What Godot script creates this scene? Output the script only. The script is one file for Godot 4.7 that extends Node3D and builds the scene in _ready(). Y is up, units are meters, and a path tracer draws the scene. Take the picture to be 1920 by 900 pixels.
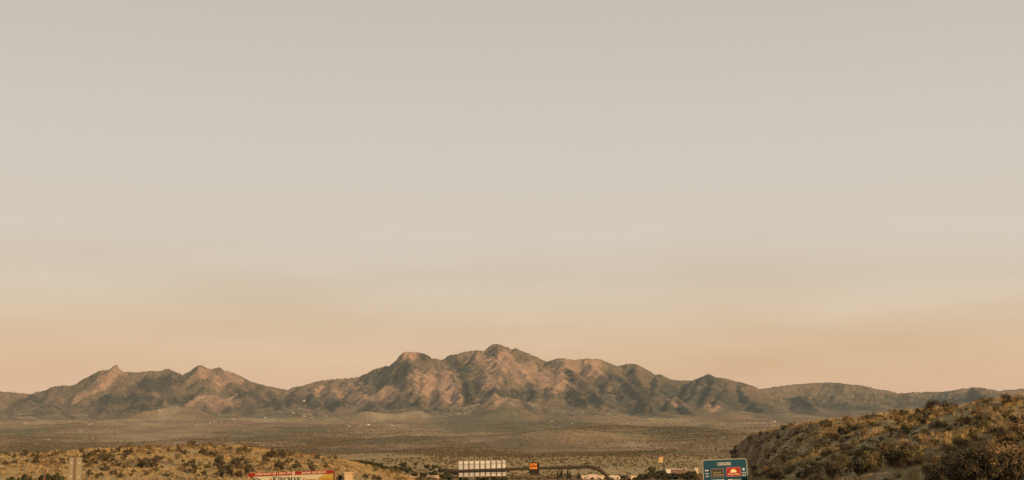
extends Node3D
# A desert valley at sunset: scrubby roadside hills, signs, a small town, a wide plain and a rocky mountain range.

# ---------------------------------------------------------------- camera constants
const F := 2637.0            # focal length in pixels of the 1920 x 900 photograph
const HORIZON := 925.0       # eye level, in the same pixels
const EYE := 1.6
var pitch := atan((HORIZON - 450.0) / F)
var used := {}
var mats := {}
var rng := RandomNumberGenerator.new()
var n_big := FastNoiseLite.new()
var n_mid := FastNoiseLite.new()
var n_small := FastNoiseLite.new()
var n_flute := FastNoiseLite.new()

# a pixel gives a direction; D is how far ahead (metres along -z) the thing stands
func P(px: float, py: float, D: float) -> Vector3:
	var cx := (px - 960.0) / F
	var cy := (450.0 - py) / F
	var dy := cy * cos(pitch) + sin(pitch)
	var dz := cos(pitch) - cy * sin(pitch)
	var k := D / dz
	return Vector3(cx * k, EYE + dy * k, -D)

func px_of(p: Vector3) -> Vector2:
	var y := p.y - EYE
	var d := -p.z * cos(pitch) + y * sin(pitch)
	return Vector2(960.0 + p.x / d * F, 450.0 - (y * cos(pitch) + p.z * sin(pitch)) / d * F)

# ---------------------------------------------------------------- naming and building helpers
func numbered(called: String) -> String:
	if not used.has(called):
		used[called] = 0
		return called
	used[called] += 1
	return "%s_%03d" % [called, used[called]]

func thing(called: String, label: String, category: String, at := Vector3.ZERO, turn := 0.0, group := "") -> Node3D:
	var o := Node3D.new()
	o.name = numbered(called)
	add_child(o)
	o.position = at
	o.rotation.y = turn
	tag(o, label, category, group)
	return o

func tag(o: Node, label: String, category: String, group := "", kind := "") -> void:
	o.set_meta("label", label)
	o.set_meta("category", category)
	if group != "": o.set_meta("group", group)
	if kind != "": o.set_meta("kind", kind)

func part(called: String, mesh: Mesh, m: Material, parent: Node, at := Vector3.ZERO) -> MeshInstance3D:
	var o := MeshInstance3D.new()
	o.mesh = mesh
	o.material_override = m
	o.name = called
	o.position = at
	parent.add_child(o, true)
	return o

func structure(called: String, mesh: Mesh, m: Material, label: String, category: String) -> MeshInstance3D:
	var o := MeshInstance3D.new()
	o.mesh = mesh
	o.material_override = m
	o.name = numbered(called)
	add_child(o)
	tag(o, label, category, "", "structure")
	return o

func copy(src: Node3D, at: Vector3, turn: float, size: Vector3, label := "") -> Node3D:
	var c: Node3D = src.duplicate()
	c.name = numbered(String(src.name).rstrip("0123456789").rstrip("_"))
	add_child(c)
	c.position = at
	c.rotation = Vector3(0, turn, 0)
	c.scale = size
	if label != "": c.set_meta("label", label)
	return c

func col(r: float, g: float, b: float) -> Color:      # linear base colour to sRGB
	return Color(r, g, b).linear_to_srgb()

func mat(key: String, c: Color, rough := 0.85, metal := 0.0) -> StandardMaterial3D:
	if mats.has(key): return mats[key]
	var m := StandardMaterial3D.new()
	m.albedo_color = c
	m.roughness = rough
	m.metallic = metal
	m.metallic_specular = 0.25
	mats[key] = m
	return m

func noise(seed_: int, freq: float, octaves := 4, kind := FastNoiseLite.TYPE_SIMPLEX_SMOOTH, fractal := FastNoiseLite.FRACTAL_FBM) -> FastNoiseLite:
	var n := FastNoiseLite.new()
	n.seed = seed_
	n.frequency = freq
	n.noise_type = kind
	n.fractal_type = fractal
	n.fractal_octaves = octaves
	return n

# grain texture: seamless, grey values between lo and hi
func grain(seed_: int, size: int, freq: float, octaves: int, lo: float, hi: float, power := 1.0) -> ImageTexture:
	var n := noise(seed_, freq, octaves)
	var im := n.get_seamless_image(size, size, false, false, 0.12, true)
	im.convert(Image.FORMAT_L8)
	var d := im.get_data()
	for i in d.size():
		var v := pow(d[i] / 255.0, power)
		d[i] = int(clampf(lo + (hi - lo) * v, 0.0, 1.0) * 255.0)
	var im2 := Image.create_from_data(size, size, false, Image.FORMAT_L8, d)
	im2.generate_mipmaps()
	return ImageTexture.create_from_image(im2)

func bump(seed_: int, size: int, freq: float, octaves: int, strength: float) -> ImageTexture:
	var n := noise(seed_, freq, octaves)
	var im := n.get_seamless_image(size, size, false, false, 0.12, true)
	im.convert(Image.FORMAT_RGBA8)
	im.bump_map_to_normal_map(strength)
	im.generate_mipmaps()
	return ImageTexture.create_from_image(im)

func terrain_mat(key: String, tex: Texture2D, nrm: Texture2D, metres: float, depth := 1.0) -> StandardMaterial3D:
	var m := mat(key, Color.WHITE, 0.95)
	m.vertex_color_use_as_albedo = true
	m.albedo_texture = tex
	m.normal_enabled = true
	m.normal_texture = nrm
	m.normal_scale = depth
	m.uv1_triplanar = true
	m.uv1_world_triplanar = true
	m.uv1_scale = Vector3.ONE / metres
	m.metallic_specular = 0.1
	return m

# grid of nx x nz points (row by row) to a smooth mesh
func grid_mesh(v: PackedVector3Array, c: PackedColorArray, nx: int, nz: int) -> ArrayMesh:
	var nrm := PackedVector3Array()
	nrm.resize(v.size())
	for j in nz:
		var ju := mini(j + 1, nz - 1) * nx
		var jd := maxi(j - 1, 0) * nx
		for i in nx:
			var a := v[j * nx + mini(i + 1, nx - 1)] - v[j * nx + maxi(i - 1, 0)]
			var b := v[ju + i] - v[jd + i]
			var n := a.cross(b)
			if n.y < 0.0: n = -n
			nrm[j * nx + i] = n.normalized()
	var idx := PackedInt32Array()
	idx.resize((nx - 1) * (nz - 1) * 6)
	var k := 0
	for j in nz - 1:
		for i in nx - 1:
			var a := j * nx + i
			idx[k] = a; idx[k + 1] = a + nx; idx[k + 2] = a + 1
			idx[k + 3] = a + 1; idx[k + 4] = a + nx; idx[k + 5] = a + nx + 1
			k += 6
	var arr := []
	arr.resize(Mesh.ARRAY_MAX)
	arr[Mesh.ARRAY_VERTEX] = v
	arr[Mesh.ARRAY_NORMAL] = nrm
	arr[Mesh.ARRAY_COLOR] = c
	arr[Mesh.ARRAY_INDEX] = idx
	var m := ArrayMesh.new()
	m.add_surface_from_arrays(Mesh.PRIMITIVE_TRIANGLES, arr)
	return m

# ---------------------------------------------------------------- simple solids into a SurfaceTool
func new_st() -> SurfaceTool:
	var st := SurfaceTool.new()
	st.begin(Mesh.PRIMITIVE_TRIANGLES)
	st.set_smooth_group(-1)
	return st

func quad(st: SurfaceTool, a: Vector3, b: Vector3, c: Vector3, d: Vector3) -> void:
	for p in [a, b, c, a, c, d]: st.add_vertex(p)

func box(st: SurfaceTool, lo: Vector3, hi: Vector3) -> void:
	var p := []
	for i in 8: p.append(Vector3(hi.x if i & 1 else lo.x, hi.y if i & 2 else lo.y, hi.z if i & 4 else lo.z))
	for f in [[4, 6, 7, 5], [1, 3, 2, 0], [0, 2, 6, 4], [5, 7, 3, 1], [2, 3, 7, 6], [4, 5, 1, 0]]:
		quad(st, p[f[0]], p[f[1]], p[f[2]], p[f[3]])

func done(st: SurfaceTool) -> ArrayMesh:
	st.generate_normals()
	return st.commit()

func box_mesh(lo: Vector3, hi: Vector3) -> ArrayMesh:
	var st := new_st()
	box(st, lo, hi)
	return done(st)

# a flat outline in the xy plane, given a thickness towards -z
func plate(pts: PackedVector2Array, z0: float, z1: float) -> ArrayMesh:
	var st := new_st()
	var tri := Geometry2D.triangulate_polygon(pts)
	for i in range(0, tri.size(), 3):
		var a := pts[tri[i]]; var b := pts[tri[i + 1]]; var c := pts[tri[i + 2]]
		var cw := (b - a).cross(c - a) < 0.0
		var f := [a, b, c] if cw else [a, c, b]
		for p in f: st.add_vertex(Vector3(p.x, p.y, z1))
		for q in 3:
			var p: Vector2 = f[2 - q]
			st.add_vertex(Vector3(p.x, p.y, z0))
	var area := 0.0
	for i in pts.size(): area += pts[i].cross(pts[(i + 1) % pts.size()])
	for i in pts.size():
		var a := pts[i]; var b := pts[(i + 1) % pts.size()]
		if area > 0.0:
			var t := a; a = b; b = t
		quad(st, Vector3(a.x, a.y, z1), Vector3(a.x, a.y, z0), Vector3(b.x, b.y, z0), Vector3(b.x, b.y, z1))
	return done(st)

func round_rect(x0: float, y0: float, x1: float, y1: float, r: float) -> PackedVector2Array:
	var o := PackedVector2Array()
	for c in [[x1 - r, y1 - r, 0.0], [x0 + r, y1 - r, PI / 2], [x0 + r, y0 + r, PI], [x1 - r, y0 + r, PI * 1.5]]:
		for k in 6:
			var a: float = c[2] + k / 5.0 * PI / 2
			o.append(Vector2(c[0] + cos(a) * r, c[1] + sin(a) * r))
	return o

# a tube along points with a radius at each
func tube(st: SurfaceTool, pts: PackedVector3Array, rad: PackedFloat32Array, sides := 8) -> void:
	var rings := []
	for i in pts.size():
		var d := (pts[mini(i + 1, pts.size() - 1)] - pts[maxi(i - 1, 0)]).normalized()
		var u := d.cross(Vector3(0, 0, 1) if absf(d.z) < 0.9 else Vector3(1, 0, 0)).normalized()
		var w := d.cross(u)
		var ring := PackedVector3Array()
		for k in sides:
			var a := TAU * k / sides
			ring.append(pts[i] + (u * cos(a) + w * sin(a)) * rad[i])
		rings.append(ring)
	st.set_smooth_group(0)
	for i in pts.size() - 1:
		for k in sides:
			var k2 := (k + 1) % sides
			quad(st, rings[i][k], rings[i][k2], rings[i + 1][k2], rings[i + 1][k])
	st.set_smooth_group(-1)
	for e in [0, pts.size() - 1]:
		for k in sides:
			var k2 := (k + 1) % sides
			var tri := [pts[e], rings[e][k2], rings[e][k]] if e == 0 else [pts[e], rings[e][k], rings[e][k2]]
			for p in tri: st.add_vertex(p)

func lettering(words: String, height: float, width: float, depth: float, serif := false, heavy := false) -> Mesh:
	var t := TextMesh.new()
	var f := SystemFont.new()
	f.font_names = PackedStringArray(["Droid Serif" if serif else "Droid Sans"])
	if heavy: f.font_weight = 700
	t.font = f
	t.text = words
	t.font_size = 64
	t.pixel_size = 0.01
	t.depth = depth / 0.01 * 0.01
	t.curve_step = 1.0
	var b := t.get_aabb()
	t.set_meta("fit", Vector3(width / maxf(b.size.x, 0.01), height / maxf(b.size.y, 0.01), 1.0))
	t.set_meta("mid", b.get_center())
	return t

func put_words(parent: Node, words: String, x0: float, x1: float, y0: float, y1: float, z: float, m: Material, serif := false, heavy := false) -> MeshInstance3D:
	var t := lettering(words, y1 - y0, x1 - x0, 0.02, serif, heavy)
	var o := part("lettering", t, m, parent)
	var s: Vector3 = t.get_meta("fit")
	var mid: Vector3 = t.get_meta("mid")
	o.scale = s
	o.position = Vector3((x0 + x1) / 2 - mid.x * s.x, (y0 + y1) / 2 - mid.y * s.y, z)
	return o

# ---------------------------------------------------------------- terrain heights
# the plain: ahead distance against the pixel row at which the ground shows there
const PROFILE := [[0.0, 0.0], [120.0, 0.2], [230.0, 0.6], [330.0, 2.6], [600.0, 6.8], [1000.0, 13.5], [1250.0, 26.0], [1500.0, 38.5], [1620.0, 41.0], [2000.0, 52.0], [3000.0, 93.0], [4500.0, 165.0], [6000.0, 250.0], [8000.0, 384.0], [9500.0, 490.0], [11000.0, 600.0], [14000.0, 790.0], [22000.0, 830.0], [45000.0, 500.0]]
# low swells of the plain: px, py of the top, D, half width in px, half length in metres
const SWELLS := [[1130, 800, 4300, 190, 800], [880, 838, 2700, 150, 330], [520, 812, 5600, 190, 700], [300, 792, 7600, 150, 700], [700, 806, 6300, 170, 600], [1330, 818, 3600, 150, 480], [90, 822, 4700, 140, 500], [1010, 795, 7400, 150, 600], [640, 838, 2900, 160, 380], [1250, 846, 2000, 190, 220], [980, 828, 3400, 140, 300], [430, 800, 6600, 120, 400], [1450, 802, 6200, 160, 700], [200, 832, 3600, 150, 350], [800, 790, 8600, 110, 300], [560, 790, 8500, 110, 300], [1180, 790, 8600, 120, 300], [770, 865, 1260, 150, 130], [330, 762, 9150, 70, 420], [450, 787, 8500, 60, 300], [690, 777, 8950, 50, 300], [955, 763, 9200, 60, 350], [1085, 779, 8900, 75, 350], [1360, 774, 9000, 55, 300], [95, 784, 8900, 60, 300], [775, 774, 9100, 38, 250], [570, 784, 8800, 40, 250], [1200, 788, 8600, 60, 300], [1600, 786, 8800, 90, 400], [210, 790, 8000, 50, 300], [210, 800, 6500, 110, 350], [1080, 818, 3300, 120, 260], [760, 822, 4000, 130, 320], [380, 826, 3600, 130, 280], [1420, 824, 3000, 110, 260]]
var sw_n := 0
var sw_x := PackedFloat32Array(); var sw_z := PackedFloat32Array(); var sw_h := PackedFloat32Array(); var sw_w := PackedFloat32Array(); var sw_l := PackedFloat32Array()

func profile(D: float) -> float:
	for i in PROFILE.size() - 1:
		if D < PROFILE[i + 1][0]:
			var a: float = PROFILE[i][0]; var b: float = PROFILE[i + 1][0]
			var t := (D - a) / (b - a)
			var ha: float = PROFILE[i][1]; var hb: float = PROFILE[i + 1][1]
			var m0: float = (hb - float(PROFILE[maxi(i - 1, 0)][1])) / maxf(b - float(PROFILE[maxi(i - 1, 0)][0]), 1.0)
			var m1: float = (float(PROFILE[mini(i + 2, PROFILE.size() - 1)][1]) - ha) / (float(PROFILE[mini(i + 2, PROFILE.size() - 1)][0]) - a)
			var t2 := t * t; var t3 := t2 * t
			return (2 * t3 - 3 * t2 + 1) * ha + (t3 - 2 * t2 + t) * (b - a) * m0 + (-2 * t3 + 3 * t2) * hb + (t3 - t2) * (b - a) * m1
	return 500.0

var prof_cache := PackedFloat32Array()
func fast_profile(D: float) -> float:
	if prof_cache.size() == 0:
		for i in 11252: prof_cache.append(profile(i * 4.0))
	var q := minf(D * 0.25, 11250.0)
	var i := int(q)
	return lerpf(prof_cache[i], prof_cache[i + 1], q - i)

func ground_h(x: float, z: float) -> float:
	var D := maxf(-z, 0.0)
	var h := fast_profile(D)
	if D > 650.0:
		var w := smoothstep(650.0, 1600.0, D)
		var far := minf(D, 9500.0)
		h += w * far * 0.0026 * n_big.get_noise_2d(x * 6200.0 / (far + 1500.0), z * 1.1 + 300.0)
		h += w * far * 0.0013 * n_mid.get_noise_2d(x * 0.7, z * 0.7)
		for i in sw_n:
			var dz: float = (z - sw_z[i]) * sw_l[i]
			if dz > 2.6 or dz < -2.6: continue
			var dx: float = (x - sw_x[i]) * sw_w[i]
			var q := dx * dx + dz * dz
			if q < 7.0: h += sw_h[i] * exp(-q)
	return h

# left hill, 330 to 640 m ahead; crest row by pixel column
const LEFT_CREST := [[-160, 852], [0, 856], [60, 857], [120, 857], [160, 849], [200, 845], [250, 841], [320, 840], [400, 839], [470, 840], [520, 847], [560, 852], [610, 859], [640, 862], [665, 867], [700, 874], [730, 884], [765, 897], [800, 907], [860, 925]]
const RIGHT_CREST := [[1300, 905], [1345, 893], [1372, 868], [1380, 846], [1392, 830], [1402, 819], [1412, 813], [1440, 809], [1466, 804], [1478, 799], [1500, 797], [1540, 791], [1600, 787], [1640, 785], [1680, 782], [1720, 772], [1760, 769], [1800, 764], [1850, 761], [1900, 756], [1960, 750], [2100, 736], [2300, 710]]
const RIGHT_D := [[1300, 330], [1380, 300], [1480, 270], [1600, 220], [1750, 170], [1920, 125], [2100, 98], [2300, 78]]
var right_line := []      # crest points (x, h, D)

func lookup(t: Array, x: float) -> float:
	if x <= t[0][0]: return t[0][1]
	for i in t.size() - 1:
		if x < t[i + 1][0]:
			return lerpf(t[i][1], t[i + 1][1], (x - t[i][0]) / (t[i + 1][0] - t[i][0]))
	return t[t.size() - 1][1]

func left_hill_h(x: float, z: float) -> float:
	var D := -z
	var Dc := 480.0 + 25.0 * n_small.get_noise_2d(x * 0.25, 7.0)
	var px := 960.0 + x / Dc * F
	var top := P(px, lookup(LEFT_CREST, px), Dc).y
	var g := ground_h(x, z)
	var t := (D - 300.0) / (Dc - 300.0) if D < Dc else (680.0 - D) / (680.0 - Dc)
	t = clampf(t, 0.0, 1.0)
	var s := t * (1.6 - 0.6 * t) if D < Dc else t * t * (3 - 2 * t)
	var h := lerpf(g - 1.5, top, s)
	h += (2.4 * s * (1.0 - s) * 4.0 + 0.8 * s) * n_small.get_noise_2d(x * 0.8, z * 0.5) + 0.4 * n_flute.get_noise_2d(x * 2.0, z * 2.0)
	return h

func right_hill_h(x: float, z: float) -> float:
	var D := -z
	# crest at this D
	var hc := 0.0; var xc := 50.0
	var last: Array = right_line
	if D >= last[0].z:
		hc = last[0].y; xc = last[0].x
	elif D <= last[last.size() - 1].z:
		hc = last[last.size() - 1].y; xc = last[last.size() - 1].x
	else:
		for i in last.size() - 1:
			if D <= last[i].z and D > last[i + 1].z:
				var t: float = (D - last[i + 1].z) / (last[i].z - last[i + 1].z)
				hc = lerpf(last[i + 1].y, last[i].y, t)
				xc = lerpf(last[i + 1].x, last[i].x, t)
				break
	var u := xc - x
	var h := hc
	var wob := n_small.get_noise_2d(x * 1.4, z * 1.4)
	if u > 0.0:
		var foot := lerpf(27.0, 8.0, smoothstep(190.0, 285.0, D)) + 3.0 * wob
		var t := clampf(u / foot, 0.0, 1.0)
		h = hc * (1.0 - pow(t, 1.55)) - 1.0 * t
	else:
		h = hc - 0.04 * (-u) - 0.0025 * u * u * (0.5 if u > -40.0 else 0.9)
	# the cut end of the hill: ribs and clefts run down the face
	var endw := smoothstep(215.0, 285.0, D)
	if D > 296.0:
		h -= (D - 296.0) * 0.9
	var rib := n_flute.get_noise_2d(x * 1.2 + z * 1.6, 40.0 + x * 0.35)
	h += endw * clampf(u / 9.0, 0.0, 1.0) * rib * 3.8 * clampf(h / 5.0, 0.0, 1.0)
	h += wob * 1.5 * clampf(absf(u) / 8.0, 0.0, 1.0) + n_flute.get_noise_2d(x * 2.5, z * 2.5) * 0.5
	return h

func near_h(x: float, z: float) -> float:
	var h := ground_h(x, z)
	var D := -z
	if D > 300.0 and D < 680.0 and x < 30.0: h = maxf(h, left_hill_h(x, z))
	if D < 330.0 and x > 8.0: h = maxf(h, right_hill_h(x, z))
	return h

# walk along the ray of a pixel until it meets the land
func hit(px: float, py: float, d0: float, d1: float) -> Vector3:
	var D := d0
	while D < d1:
		var p := P(px, py, D)
		if near_h(p.x, p.z) >= p.y: return Vector3(p.x, near_h(p.x, p.z), p.z)
		D *= 1.006
	var e := P(px, py, d1)
	return Vector3(e.x, near_h(e.x, e.z), e.z)

# ---------------------------------------------------------------- foliage
func foliage(seed_: int, n: int, leaf: float, size: Vector3, lobes: int, base: float, tint: Color, tint2: Color, spread := 0.75) -> ArrayMesh:
	var r := RandomNumberGenerator.new()
	r.seed = seed_
	var cs := []
	for i in lobes:
		var a := r.randf() * TAU
		var q := sqrt(r.randf()) * spread
		cs.append([Vector3(cos(a) * q * size.x, base + size.y * r.randf_range(0.15, 0.78), sin(a) * q * size.z), r.randf_range(0.24, 0.46), r.randf_range(0.8, 1.2)])
	var v := PackedVector3Array(); var nr := PackedVector3Array(); var c := PackedColorArray()
	for i in n:
		var lo = cs[r.randi() % lobes]
		var d := Vector3(r.randfn(), r.randfn(), r.randfn()).normalized()
		var k := pow(r.randf(), 0.45) * (1.0 if r.randf() < 0.86 else 1.35)
		var p: Vector3 = lo[0] + d * Vector3(size.x, size.y * 0.6, size.z) * float(lo[1]) * k
		if p.y < 0.02: p.y = r.randf_range(0.02, 0.2)
		var n1 := (d + Vector3(r.randfn(), r.randfn() + 0.5, r.randfn()) * 0.7).normalized()
		var t := n1.cross(Vector3(r.randfn(), r.randfn(), r.randfn())).normalized()
		var b := n1.cross(t)
		var s := leaf * r.randf_range(0.6, 1.4)
		var w := s * r.randf_range(0.45, 0.8)
		var q := [p + t * s, p + b * w, p - t * s, p - b * w]
		var cc := tint.lerp(tint2, clampf(r.randfn() * 0.22 + 0.5, 0, 1)) * (float(lo[2]) * r.randf_range(0.75, 1.25))
		cc.a = 1.0
		for j in [0, 2, 1, 0, 3, 2]:
			v.append(q[j]); nr.append(n1); c.append(cc)
	var arr := []
	arr.resize(Mesh.ARRAY_MAX)
	arr[Mesh.ARRAY_VERTEX] = v; arr[Mesh.ARRAY_NORMAL] = nr; arr[Mesh.ARRAY_COLOR] = c
	var m := ArrayMesh.new()
	m.add_surface_from_arrays(Mesh.PRIMITIVE_TRIANGLES, arr)
	return m

func stems(seed_: int, n: int, height: float, width: float, r0: float) -> ArrayMesh:
	var r := RandomNumberGenerator.new()
	r.seed = seed_
	var st := new_st()
	for i in n:
		var a := TAU * i / n + r.randf()
		var d := Vector3(cos(a), 0, sin(a))
		var o := r.randf_range(0.3, 1.0) * width
		var h := height * r.randf_range(0.7, 1.0)
		tube(st, PackedVector3Array([Vector3(0, -0.25, 0) + d * 0.04, d * o * 0.35 + Vector3(0, h * 0.45, 0), d * o + Vector3(0, h, 0)]), PackedFloat32Array([r0, r0 * 0.7, r0 * 0.25]), 5)
	return done(st)

func trunk(seed_: int, height: float, width: float, r0: float) -> ArrayMesh:
	var r := RandomNumberGenerator.new()
	r.seed = seed_
	var st := new_st()
	var bend := Vector3(r.randfn(), 0, r.randfn()) * 0.05 * height
	tube(st, PackedVector3Array([Vector3(0, -0.4, 0), bend * 0.5 + Vector3(0, height * 0.35, 0), bend + Vector3(0, height * 0.85, 0)]), PackedFloat32Array([r0 * 1.2, r0 * 0.85, r0 * 0.25]), 7)
	for i in 7:
		var a := TAU * i / 7.0 + r.randf()
		var y := height * r.randf_range(0.25, 0.5)
		var d := Vector3(cos(a), 0, sin(a)) * width
		tube(st, PackedVector3Array([Vector3(0, y, 0) + bend * 0.5, d * 0.45 + Vector3(0, y + height * 0.18, 0), d * 0.8 + Vector3(0, y + height * r.randf_range(0.25, 0.4), 0)]), PackedFloat32Array([r0 * 0.5, r0 * 0.35, r0 * 0.1]), 5)
	return done(st)

func leaf_mat() -> StandardMaterial3D:
	var m := mat("leaf", Color.WHITE, 0.8)
	m.vertex_color_use_as_albedo = true
	m.cull_mode = BaseMaterial3D.CULL_DISABLED
	m.backlight_enabled = true
	m.backlight = Color(0.25, 0.25, 0.2)
	m.metallic_specular = 0.2
	return m

func scatter(called: String, label: String, category: String, mesh: Mesh, m: Material, spots: Array, colors: PackedColorArray) -> void:
	var mm := MultiMesh.new()
	mm.transform_format = MultiMesh.TRANSFORM_3D
	mm.use_colors = colors.size() > 0
	mm.mesh = mesh
	mm.instance_count = spots.size()
	for i in spots.size():
		mm.set_instance_transform(i, spots[i])
		if colors.size() > 0: mm.set_instance_color(i, colors[i])
	var o := MultiMeshInstance3D.new()
	o.multimesh = mm
	o.material_override = m
	o.name = numbered(called)
	add_child(o)
	tag(o, label, category, "", "stuff")

func turned(at: Vector3, turn: float, s: Vector3) -> Transform3D:
	return Transform3D(Basis(Vector3.UP, turn).scaled_local(s), at)

# ================================================================ the scene
func _ready() -> void:
	rng.seed = 4107
	# ---- camera
	var cam := Camera3D.new()
	cam.name = "camera"
	add_child(cam)
	cam.position = Vector3(0, EYE, 0)
	cam.rotation = Vector3(pitch, 0, 0)
	cam.fov = rad_to_deg(2.0 * atan(450.0 / F))
	cam.near = 0.1
	cam.far = 90000.0
	cam.current = true
	# ---- sky, haze and exposure
	var env := Environment.new()
	env.background_mode = Environment.BG_SKY
	env.tonemap_mode = Environment.TONE_MAPPER_LINEAR
	env.tonemap_exposure = 1.4
	env.sdfgi_enabled = true
	env.ssao_enabled = true
	env.ssil_enabled = true
	env.fog_enabled = true
	env.fog_density = 0.000013
	env.fog_light_color = Color(0.78, 0.88, 0.94)
	var sky := Sky.new()
	var psm := PanoramaSkyMaterial.new()
	psm.panorama = sky_picture()
	sky.sky_material = psm
	env.sky = sky
	var we := WorldEnvironment.new()
	we.name = "world_environment"
	we.environment = env
	add_child(we)
	# ---- the low sun, behind the camera and to its right
	var az := deg_to_rad(33.0)
	var el := deg_to_rad(11.5)
	var to_sun := Vector3(cos(el) * sin(az), sin(el), cos(el) * cos(az))
	var sun := DirectionalLight3D.new()
	sun.name = "sun"
	add_child(sun)
	sun.basis = Basis.looking_at(-to_sun)
	sun.light_energy = 1.6
	sun.light_color = Color(1.0, 0.81, 0.60)
	sun.light_angular_distance = 0.6
	sun.shadow_enabled = true
	# ---- shared noises
	n_big = noise(11, 0.0011, 4)
	n_mid = noise(12, 0.006, 4)
	n_small = noise(13, 0.02, 4)
	n_flute = noise(14, 0.05, 4)
	for s in SWELLS:
		var p := P(s[0], s[1], s[2])
		sw_x.append(p.x); sw_z.append(p.z); sw_h.append(maxf(p.y - profile(s[2]), 4.0)); sw_w.append(F / (s[3] * s[2])); sw_l.append(1.0 / s[4])
		sw_n += 1
	for c in RIGHT_CREST:
		right_line.append(to_crest(P(c[0], c[1], lookup(RIGHT_D, c[0]))))
	build_ground()
	build_mountains()
	build_hills()
	build_signs()
	build_town()
	build_far_houses()
	build_plants()

func to_crest(p: Vector3) -> Vector3:
	return Vector3(p.x, p.y, -p.z)

func sky_picture() -> ImageTexture:
	var tab := [[-90, 120, 100, 82], [-8, 175, 146, 122], [0, 216, 174, 148], [4.0, 218, 177, 144], [4.9, 217, 180, 144], [6.0, 216, 185, 151], [7.0, 215, 191, 163], [8.1, 214, 196, 174], [9.2, 213, 199, 182], [10.2, 212, 200, 186], [11.3, 211, 201, 188], [13.4, 208, 201, 191], [15.4, 205, 199, 190], [17.4, 201, 195, 186], [19.4, 198, 191, 181], [30, 184, 179, 170], [90, 152, 155, 158]]
	var n := noise(77, 0.012, 4)
	var w := 1024; var h := 1024
	var lin := []
	for t in tab: lin.append(Color8(t[1], t[2], t[3]).srgb_to_linear() * (1.0 / 1.4))
	var im := Image.create(w, h, false, Image.FORMAT_RGBF)
	for y in h:
		var e := 90.0 - (y + 0.5) / h * 180.0
		var i := 0
		while i < tab.size() - 2 and e > tab[i + 1][0]: i += 1
		var t: float = clampf((e - tab[i][0]) / (tab[i + 1][0] - tab[i][0]), 0.0, 1.0)
		var a: Color = lin[i]; var b: Color = lin[i + 1]
		var c := a.lerp(b, t)
		c *= 1.0 + 0.10 * exp(-absf(e - 4.0) / 5.0)
		if e < -1.0 or e > 26.0:
			im.fill_rect(Rect2i(0, y, w, 1), c)
			continue
		# thin streaks of high cloud lie near the horizon
		var band := smoothstep(0.0, 4.0, e) * (1.0 - smoothstep(6.5, 13.0, e))
		for x in w:
			var u := TAU * x / w
			var s := n.get_noise_3d(cos(u) * 260.0, sin(u) * 260.0, e * 34.0 + 6.0 * sin(u * 3.0))
			var k := band * s * 0.15
			im.set_pixel(x, y, Color(c.r * (1.0 + k * 0.7), c.g * (1.0 + k), c.b * (1.0 + k * 1.5)))
	return ImageTexture.create_from_image(im)

# ---------------------------------------------------------------- the plain
func build_ground() -> void:
	var az := PackedFloat32Array()
	var a := -180.0
	while a < -26.0:
		az.append(a)
		a += 6.0 if a < -40.0 else 2.0
	a = -26.0
	while a <= 26.0:
		az.append(a)
		a += 0.085
	a = 28.0
	while a <= 180.01:
		az.append(a)
		a += 2.0 if a < 40.0 else 7.0
	az[az.size() - 1] = 180.0
	var rr := PackedFloat32Array()
	var r := 1.0
	while r < 45000.0:
		rr.append(r)
		r *= 1.35 if r < 200.0 else (1.0085 if r < 10500.0 else 1.25)
	var nx := az.size(); var nz := rr.size()
	var v := PackedVector3Array(); v.resize(nx * nz)
	var c := PackedColorArray(); c.resize(nx * nz)
	var n1 := noise(31, 0.004, 5); var n2 := noise(32, 0.02, 3); var n3 := noise(33, 0.0012, 3)
	var straw := Color(0.325, 0.258, 0.142); var olive := Color(0.138, 0.132, 0.08); var soil := Color(0.24, 0.17, 0.112); var pale := Color(0.40, 0.33, 0.22)
	var sa := PackedFloat32Array(); var ca := PackedFloat32Array()
	for i in nx:
		sa.append(sin(deg_to_rad(az[i]))); ca.append(cos(deg_to_rad(az[i])))
	for j in nz:
		for i in nx:
			var x := rr[j] * sa[i]; var z := -rr[j] * ca[i]
			var D := maxf(-z, 0.0)
			v[j * nx + i] = Vector3(x, ground_h(x, z), z)
			# plant cover and soil change in long patches across the slope
			var k := clampf(2500.0 / (D + 600.0), 0.22, 2.0)
			var p := n1.get_noise_2d(x * k * 0.7, z * k * 2.2)
			var q := n2.get_noise_2d(x * k * 1.1, z * k * 3.0)
			var s := n3.get_noise_2d(x, z)
			var cc := soil.lerp(straw, clampf(0.5 + s * 1.2 + q * 0.5, 0.0, 1.0))
			var meadow := smoothstep(820.0, 980.0, D + p * 200.0) * (1.0 - smoothstep(1520.0, 1680.0, D + p * 200.0))
			cc = cc.lerp(Color(0.36, 0.285, 0.135), meadow * 0.85)
			cc = cc.lerp(olive, (1.0 - 0.75 * meadow) * clampf(0.26 + p * 1.7 + q * 0.8, 0.0, 0.92))
			cc = cc.lerp(pale, clampf((q - p * 0.6 - 0.25) * 2.2, 0.0, 0.45))
			c[j * nx + i] = cc
	var m := terrain_mat("plain", grain(41, 512, 0.05, 4, 0.70, 1.18, 1.0), bump(42, 512, 0.05, 4, 5.0), 240.0, 0.7)
	structure("ground", grid_mesh(v, c, nx, nz), m, "wide dry valley plain of straw grass and olive scrub rising to the mountains", "ground")

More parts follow.
